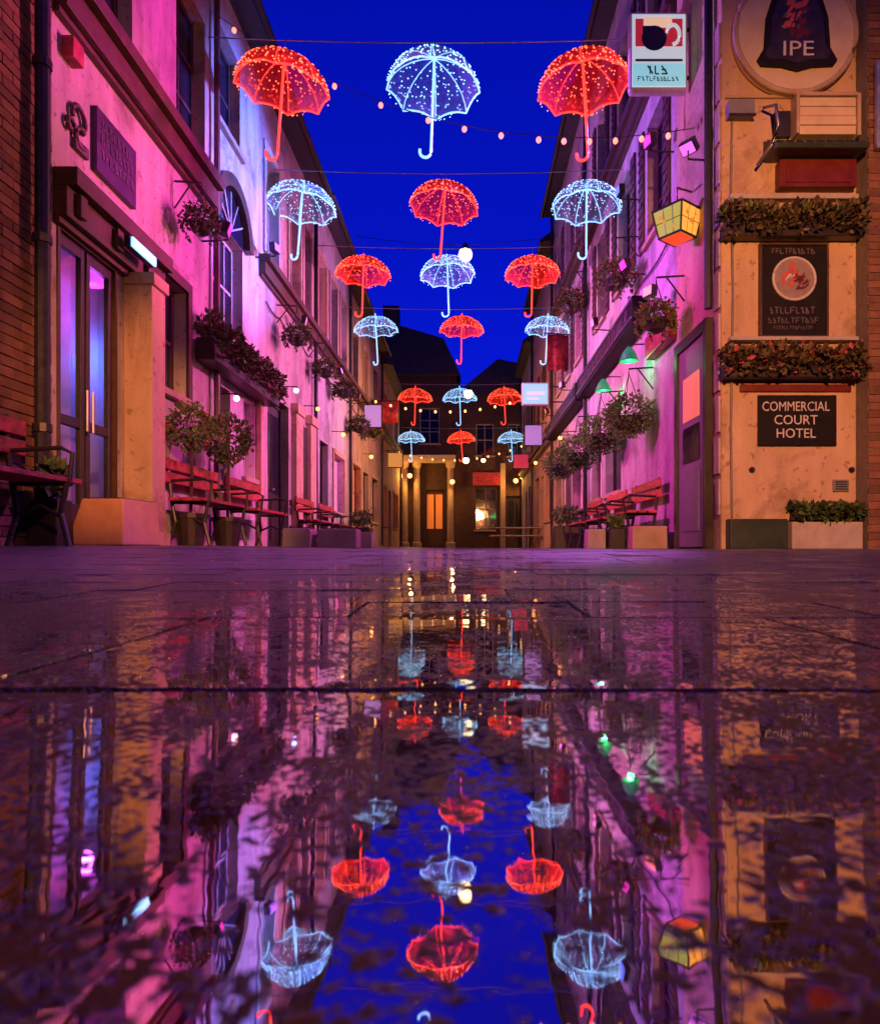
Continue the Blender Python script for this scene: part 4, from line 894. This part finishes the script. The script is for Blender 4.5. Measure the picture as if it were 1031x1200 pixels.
def picnic_table(label, x, y, rz):
    t = thing('picnic_table', label, 'table', (x, y, gz(x, y)), R(rz)); L = 1.8
    for i in range(5):
        m = MB(); yy = -.3 + i * .15; m.box(-L / 2, L / 2, yy - .068, yy + .068, .72, .76); m.build('top_plank', M['ochre'], t, bevel=.006)
    for s in (-1, 1):
        m = MB(); m.box(-L / 2, L / 2, s * .68 - .12, s * .68 + .12, .43, .47); m.build('seat', M['ochre'], t, bevel=.006)
        m = MB(); x0 = s * .62; m.tube([(x0, -.62, 0), (x0, -.2, .72)], .035, 6); m.tube([(x0, .62, 0), (x0, .2, .72)], .035, 6); m.box(x0 - .02, x0 + .02, -.78, .78, .38, .43); m.build('leg_frame', M['timber'], t)
picnic_table('wooden picnic table standing at the dark end of the lane', 1.7, 25.0, 0)

# ------------------------------------------------------------------ signs on the orange wall
RX = (R(90), 0, 0)
t = thing('framed_poster', 'black framed poster with pale round emblem on the orange wall', 'poster', (3.275, FY, 2.6))
m = MB(); m.box(-.325, .325, -.035, -.002, -.455, .455); m.build('board', M['black'], t, bevel=.006)
m = MB()
for (a, b_, c, d) in ((-.345, -.3251, -.475, .475), (.3251, .345, -.475, .475), (-.325, .325, .4551, .475), (-.325, .325, -.475, -.4551)): m.box(a, b_, -.05, -.003, c, d)
m.build('frame', M['timber'], t)
m = MB(); m.lathe([(.225, 0), (.225, .012)], (0, -.0352, .115), 28, 'y'); ds = m.build('emblem', M['dullcream'], t)
m = MB(); m.tube([(.21 * math.cos(i * math.pi / 14), -.047, .115 + .21 * math.sin(i * math.pi / 14)) for i in range(28)], .012, 6, True); m.build('emblem_ring', M['letter'], t)
def patches(name, parent, mat, seed, n, cx, cz, rx, rz, d, size, keep=lambda x, z: True):
    rr = random.Random(seed); m = MB(); k = 0
    while k < n:
        x, z = rr.uniform(-1, 1), rr.uniform(-1, 1)
        if x * x + z * z > 1 or not keep(x, z): continue
        ang = rr.uniform(.2, 1.4); a_, c_ = size * rr.uniform(.5, 1.3), size * rr.uniform(.2, .55); pts = []
        for q in range(7):
            w = rr.uniform(.65, 1.2); u_, v_ = a_ * w * math.cos(q * .8976), c_ * w * math.sin(q * .8976)
            pts.append((cx + x * rx + u_ * math.cos(ang) - v_ * math.sin(ang), cz + z * rz + u_ * math.sin(ang) + v_ * math.cos(ang)))
        e = d + .0012 + .0004 * k
        m.prism(pts, lambda p: (p[0], -d, p[1]), lambda p: (p[0], -e, p[1])); k += 1
    o = m.build(name, M[mat], parent); o['kind'] = 'stuff'; return o
patches('emblem_figure', t, 'emblemred', 3, 7, -.05, .15, .08, .10, .0475, .06); patches('emblem_dark_patches', t, 'darkred', 5, 8, .05, .08, .10, .08, .0476, .05); patches('emblem_flecks', t, 'letter', 9, 4, -.03, .15, .06, .08, .0525, .03)  # scattered patches of the emblem's own printed colours
m = MB()
rr = random.Random(4)
for (zz, hh, xs_) in ((.395, .05, (-.22, .22)), (-.2, .06, (-.24, .22)), (-.30, .05, (-.26, .25)), (-.375, .03, (-.2, .2))):
    scribble(m, rr, xs_[0], xs_[1], zz, hh, lambda a, b, d: (a, -d, b), .0352, .041)
m.build('lettering', M['dimletter'], t)['kind'] = 'stuff'

t = thing('notice_board', 'black notice board with three lines of pale lettering on the orange wall', 'sign', (3.315, FY, 1.295))
m = MB(); m.box(-.395, .395, -.03, -.002, -.255, .255); m.build('board', M['black'], t, bevel=.006)
for (s_, z, sz, sx) in (('COMMERCIAL', .135, .135, .80), ('COURT', 0.0, .135, .95), ('HOTEL', -.135, .135, .95)):
    text('lettering', s_, sz, M['letter'], t, (-.02, -.034, z), RX, .003, sx=sx)

t = thing('round_sign', 'big cream round sign with black bell shaped plaque on the orange wall', 'sign', (3.27, FY, 5.16))
m = MB(); m.lathe([(.60, 0), (.62, .02), (.62, .06), (.58, .09)], (0, -.002, 0), 40, 'y'); m.build('disc', M['creampaint'], t)
m = MB(); m.tube([(.60 * math.cos(i * math.pi / 24), -.085, .60 * math.sin(i * math.pi / 24)) for i in range(48)], .028, 8, True); m.build('rim', M['sand'], t, smooth=True)
prof = [(-.40, -.30), (-.36, -.36), (-.15, -.37), (0, -.41), (.15, -.37), (.36, -.36), (.40, -.30), (.33, -.18), (.31, .12), (.24, .34), (.12, .46), (-.12, .46), (-.24, .34), (-.31, .12), (-.33, -.18)]
m = MB(); m.prism(prof, lambda p: (p[0], -.0925, p[1]), lambda p: (p[0], -.125, p[1])); m.build('plaque', M['black'], t, bevel=.008)
m = MB(); m.prism([(p[0] * .82, p[1] * .82 + .0) for p in prof], lambda p: (p[0], -.1252, p[1]), lambda p: (p[0], -.130, p[1])); m.build('plaque_field', M['darktimber'], t)
patches('emblem_figure', t, 'emblemred', 13, 10, 0, .14, .13, .20, .1303, .08); patches('emblem_dark_patches', t, 'darkred', 15, 7, .02, .10, .14, .20, .1305, .07); patches('emblem_flecks', t, 'dimletter', 19, 7, 0, .06, .15, .16, .1368, .035)  # same patchwork of printed colours on the plaque
text('lettering', 'IPE', .21, M['letter'], t, (0, -.134, -.205), RX, .003, sx=1.25)

t = thing('wall_canopy', 'small boxed canopy with cream front, dark ledge and red lower panel', 'canopy', (0, 0, 0))
for k_ in range(4):
    m = MB(); FR.box(m, 3.30, 3.86, 4.13 + k_ * .093, 4.217 + k_ * .093, .002, .11 + random.uniform(-.006, .006)); m.build('board', M['creampaint'], t, bevel=.006)
m = MB(); FR.box(m, 3.865, 3.90, 4.11, 4.53, .002, .13); FR.box(m, 3.26, 3.295, 4.13, 4.53, .002, .13); FR.box(m, 3.2955, 3.8645, 4.505, 4.54, .002, .13); m.build('frame', M['sand'], t, bevel=.005)
m = MB(); FR.box(m, 3.08, 3.24, 4.14, 4.40, .002, .05); m.build('hatch', M['darktimber'], t, bevel=.006)
m = MB(); m.prism([(FY - .002, 4.12), (FY - .002, 3.90), (FY - .30, 3.88), (FY - .32, 3.92)], lambda p: (2.98, p[0], p[1]), lambda p: (3.88, p[0], p[1])); m.build('ledge', M['green'], t, bevel=.008)
for k_ in range(9):
    x_ = 3.03 + k_ * .1; m = MB(); m.prism([(FY - .004, 4.128), (FY - .318, 3.930), (FY - .318, 3.938), (FY - .004, 4.136)], lambda p: (x_ - .012, p[0], p[1]), lambda p: (x_ + .012, p[0], p[1])); m.build('roof_roll', M['green'], t)
m = MB(); FR.box(m, 3.10, 3.86, 3.60, 3.875, .002, .12); m.build('lower_panel', M['darkred'], t, bevel=.006)  # red set darker, as the shade of an underside
m = MB(); FR.box(m, 3.16, 3.46, 3.64, 3.83, .1205, .132); m.build('panel_field', M['darkred'], t, bevel=.004)
m = MB(); FR.box(m, 3.50, 3.80, 3.64, 3.83, .1205, .132); m.build('panel_field', M['darkred'], t, bevel=.004)
m = MB(); m.tube([(2.96, FY - .06, 4.42), (3.02, FY - .2, 4.36), (3.04, FY - .22, 4.15), (2.98, FY - .2, 3.98), (2.88, FY - .1, 3.82)], .016, 8); m.build('bracket', M['steel'], t, smooth=True)
t = thing('junction_box', 'small grey junction box on the orange wall beside the pink corner', 'box', (2.73, FY - .002, 4.40))
m = MB(); m.box(-.13, .13, -.10, 0, -.08, .08); m.build('case', M['grey'], t, bevel=.01)
m = MB(); m.box(-.135, .135, -.112, -.101, -.09, -.065); m.build('lip', M['iron'], t)

# ------------------------------------------------------------------ signs on the left wall
RL = (R(90), 0, R(90))
t = thing('wall_sign', 'plum coloured signboard above the brown fascia on the left', 'sign', (XL, 6.25, 3.56))
m = MB(); m.box(.002, .05, -.35, .35, -.28, .28); m.build('board', M['purpleboard'], t, bevel=.006)
m = MB(); rr = random.Random(8)
for z in (.16, .03, -.10):
    scribble(m, rr, -.28, .28, z, .08, lambda a, b, d: (d, a, b), .0502, .056)
m.build('lettering', M['dimletter'], t)['kind'] = 'stuff'
t = thing('wall_emblem', 'dark wrought scroll emblem on the cream wall beside the plum signboard', 'emblem', (XL, 5.66, 3.47))
m = MB()
for (cy, cz, r, a0, a1) in ((-.02, .10, .12, -1.0, 3.6), (.04, -.06, .10, 1.2, 5.6), (-.12, -.02, .06, 0, 5)):
    m.tube([(.03, cy + r * math.cos(a0 + (a1 - a0) * i / 14) * (1 - .03 * i), cz + r * math.sin(a0 + (a1 - a0) * i / 14) * (1 - .03 * i)) for i in range(15)], .022, 6)
m.build('scroll', M['brownsash'], t, smooth=True)
m = MB(); m.box(.003, .04, -.06, .14, -.17, -.08); m.build('plate', M['brownsash'], t, bevel=.005)

# ------------------------------------------------------------------ projecting signs, lantern, banner on the right
t = thing('projecting_sign', 'lit white square sign with red picture projecting from the right wall', 'sign', (2.19, 7.9, -.04))
t.scale = (.93,) * 3
m = MB(); m.box(-.36, .36, -.07, .07, 5.70, 6.68); m.build('case', M['lid'], t, bevel=.04)
m = MB(); m.box(-.33, .33, -.074, -.0705, 5.74, 6.64); m.build('face', M['signface'], t)
m = MB(); m.box(-.325, .325, -.0778, -.0745, 5.75, 6.03); m.build('lower_panel', M['signcyan'], t)
m = MB(); m.box(-.29, .29, -.078, -.0745, 6.24, 6.58); m.build('picture', M['signred'], t)
m = MB(); m.box(-.19, .16, -.0815, -.0785, 6.47, 6.60); m.build('picture_band', M['signcream'], t)
m = MB(); m.lathe([(.155, 0), (.155, .003)], (-.06, -.0786, 6.34), 20, 'y'); m.box(-.20, -.06, -.0817, -.0788, 6.34, 6.49); m.build('dark_figure', M['signnavy'], t)
m = MB(); m.tube([(.17 + .08 * math.cos(a), -.082, 6.38 + .12 * math.sin(a)) for a in [i * .35 - 1.6 for i in range(14)]], .022, 6); m.build('scroll', M['signface'], t)
m = MB(); m.box(-.29, .29, -.078, -.0745, 6.055, 6.085)
scribble(m, random.Random(5), -.14, .16, 5.95, .10, lambda a, c, d: (a, -d, c), .0782, .0812); scribble(m, random.Random(6), -.26, .27, 5.84, .05, lambda a, c, d: (a, -d, c), .0782, .0812); m.build('lettering', M['signteal'], t)['kind'] = 'stuff'
m = MB(); m.tube([(.36, 0, 6.5), (.40, 0, 6.5)], .02, 8); m.tube([(.36, 0, 5.9), (.40, 0, 5.9)], .02, 8); m.build('bracket', M['iron'], t)


t = thing('projecting_sign', 'small pale cyan lit sign far along the right wall', 'sign', (1.78, 18.0, 4.06))
m = MB(); m.box(-.36, .36, -.06, .06, -.30, .30); m.build('case', M['lid'], t, bevel=.03)
m = MB(); m.box(-.32, .32, -.064, -.0605, -.26, .26); m.build('face', M['signcyan'], t)
m = MB(); m.box(-.24, .24, -.068, -.0645, -.03, .06); m.box(-.24, .1, -.068, -.0645, -.16, -.10); m.build('lettering', M['signface'], t)['kind'] = 'stuff'
m = MB(); m.tube([(.36, 0, .2), (.80, 0, .2)], .02, 8); m.tube([(.36, 0, -.2), (.80, 0, -.2)], .02, 8); m.build('bracket', M['iron'], t)

t = thing('stained_lantern', 'hanging stained glass lantern with green and yellow panes by the orange wall', 'lantern', (2.33, 7.6, 3.62), R(38))
t.scale = (.8,) * 3
def lpoly(h, r): return [(r * math.cos(R(45 + 90 * i)), r * math.sin(R(45 + 90 * i)), h) for i in range(4)]
top, bot = lpoly(.17, .34), lpoly(-.20, .25)
for i in range(4):
    a, b_, c, d = [Vector(q) for q in (top[i], top[(i + 1) % 4], bot[(i + 1) % 4], bot[i])]
    m = MB(); n_ = (b_ - a).cross(d - a).normalized() * .004; ce = (a + b_ + c + d) / 4
    q = [ce + (p - ce) * .93 for p in (a, b_, c, d)]; m.add([p + n_ for p in q] + [p - n_ for p in q], [(0, 1, 2, 3), (7, 6, 5, 4), (0, 4, 5, 1), (1, 5, 6, 2), (2, 6, 7, 3), (3, 7, 4, 0)])
    pn = m.build('pane', M['paneyellow' if i % 2 == 0 else 'panegreen'], t)
    mm = MB(); n2 = n_.normalized() * (.012 if n_.dot(Vector((ce.x, ce.y, 0))) > 0 else -.012); u_ = (b_ - a).normalized(); v_ = (a - d).normalized(); rr = random.Random(i)
    for k in range(5):
        o_ = ce + u_ * rr.uniform(-.12, .12) + v_ * rr.uniform(-.1, .1) + n2 * (1 + .1 * k); s_ = rr.uniform(.02, .045)
        mm.add([o_ + u_ * s_, o_ + v_ * s_, o_ - u_ * s_, o_ - v_ * s_], [(0, 1, 2, 3)])
    mm.build('motif', M['panemotif'], pn)
m = MB()
for i in range(4): m.tube([top[i], bot[i]], .014, 6)
for i in range(4):
    for f_ in (.36, .68): m.tube([Vector(top[i]).lerp(Vector(top[(i + 1) % 4]), f_) * 1.012, Vector(bot[i]).lerp(Vector(bot[(i + 1) % 4]), f_) * 1.012], .006, 5)
    m.tube([Vector(top[i]).lerp(Vector(bot[i]), .5) * 1.01, Vector(top[(i + 1) % 4]).lerp(Vector(bot[(i + 1) % 4]), .5) * 1.01], .006, 5)
m.tube(top, .018, 6, True); m.tube(bot, .018, 6, True); m.build('frame', M['iron'], t)
m = MB(); m.add([(0, 0, .32)] + [tuple(Vector(p) * 1.06) for p in top], [(0, 1, 2), (0, 2, 3), (0, 3, 4), (0, 4, 1), (4, 3, 2, 1)]); m.build('cap', M['iron'], t)
m = MB(); m.add([(0, 0, -.31)] + [(p[0] * .9, p[1] * .9, p[2] - .012) for p in bot], [(0, 1, 2), (0, 2, 3), (0, 3, 4), (0, 4, 1), (4, 3, 2, 1)]); m.build('base', M['panered'], t)
m = MB(); m.tube([(0, 0, .31), (0, 0, .5), (.34, .0, .55)], .014, 6); m.build('bracket', M['iron'], t)

def added_sign(label, x, y, z, w_, h_, color, wall):  # blank glowing signs added for colour deep in the lane
    t = thing('projecting_sign', label, 'sign', (x, y, z)); f_ = emit_mat('added_sign_face', color, .55)
    m = MB(); m.box(-w_ / 2, w_ / 2, -.05, .05, -h_ / 2, h_ / 2); m.build('case', M['iron'], t, bevel=.02)
    m = MB(); m.box(-w_ / 2 + .03, w_ / 2 - .03, -.054, -.0505, -h_ / 2 + .03, h_ / 2 - .03); m.build('face', f_, t)
    m = MB(); m.tube([(0, 0, h_ / 2 + .06), (wall - x, 0, h_ / 2 + .06)], .016, 6); m.tube([(0, 0, h_ / 2), (0, 0, h_ / 2 + .06)], .012, 6); m.build('bracket', M['iron'], t)
added_sign('small added lilac lit sign far along the left wall under the fifth umbrella row', -2.8, 20.2, 3.9, .55, .7, (.62, .35, .85), XL)
added_sign('small added amber lit sign on the narrow house at far left', -2.8, 26.4, 3.4, .6, .6, (1.0, .42, .10), XL)
added_sign('small added violet lit sign on the brown shop at far right', 2.15, 22.4, 3.7, .6, .7, (.34, .22, .75), XR)
added_sign('small added crimson lit sign at the far right end of the lane', 2.15, 27.6, 3.5, .65, .6, (.75, .05, .10), XR)
def banner(label, loc, rz, w_, h_, mat='redpaint', name='banner'):
    t = thing(name, label, 'banner', loc, R(rz)); m = MB(); n = 8
    for i in range(n + 1):
        for z in (0, -h_ * (1 - .04 * (i % 3))): m.v.append((w_ * i / n, .03 * math.sin(i * 1.1), z))
    for i in range(n): m.f.append((2 * i, 2 * i + 2, 2 * i + 3, 2 * i + 1))
    o = m.build('cloth', M[mat], t, smooth=True); s = o.modifiers.new('thick', 'SOLIDIFY'); s.thickness = .006
    m = MB(); m.tube([(-.05, 0, .02), (w_ + .05, 0, .02)], .016, 6); m.build('pole', M['iron'], t)
banner('red cloth banner hanging from the right wall in mid lane', (2.0, 17.2, 5.4), 10, .56, .95)
banner('pink red cloth banner hanging from the left wall far along', (-3.22, 22.8, 4.9), 0, .9, .75)
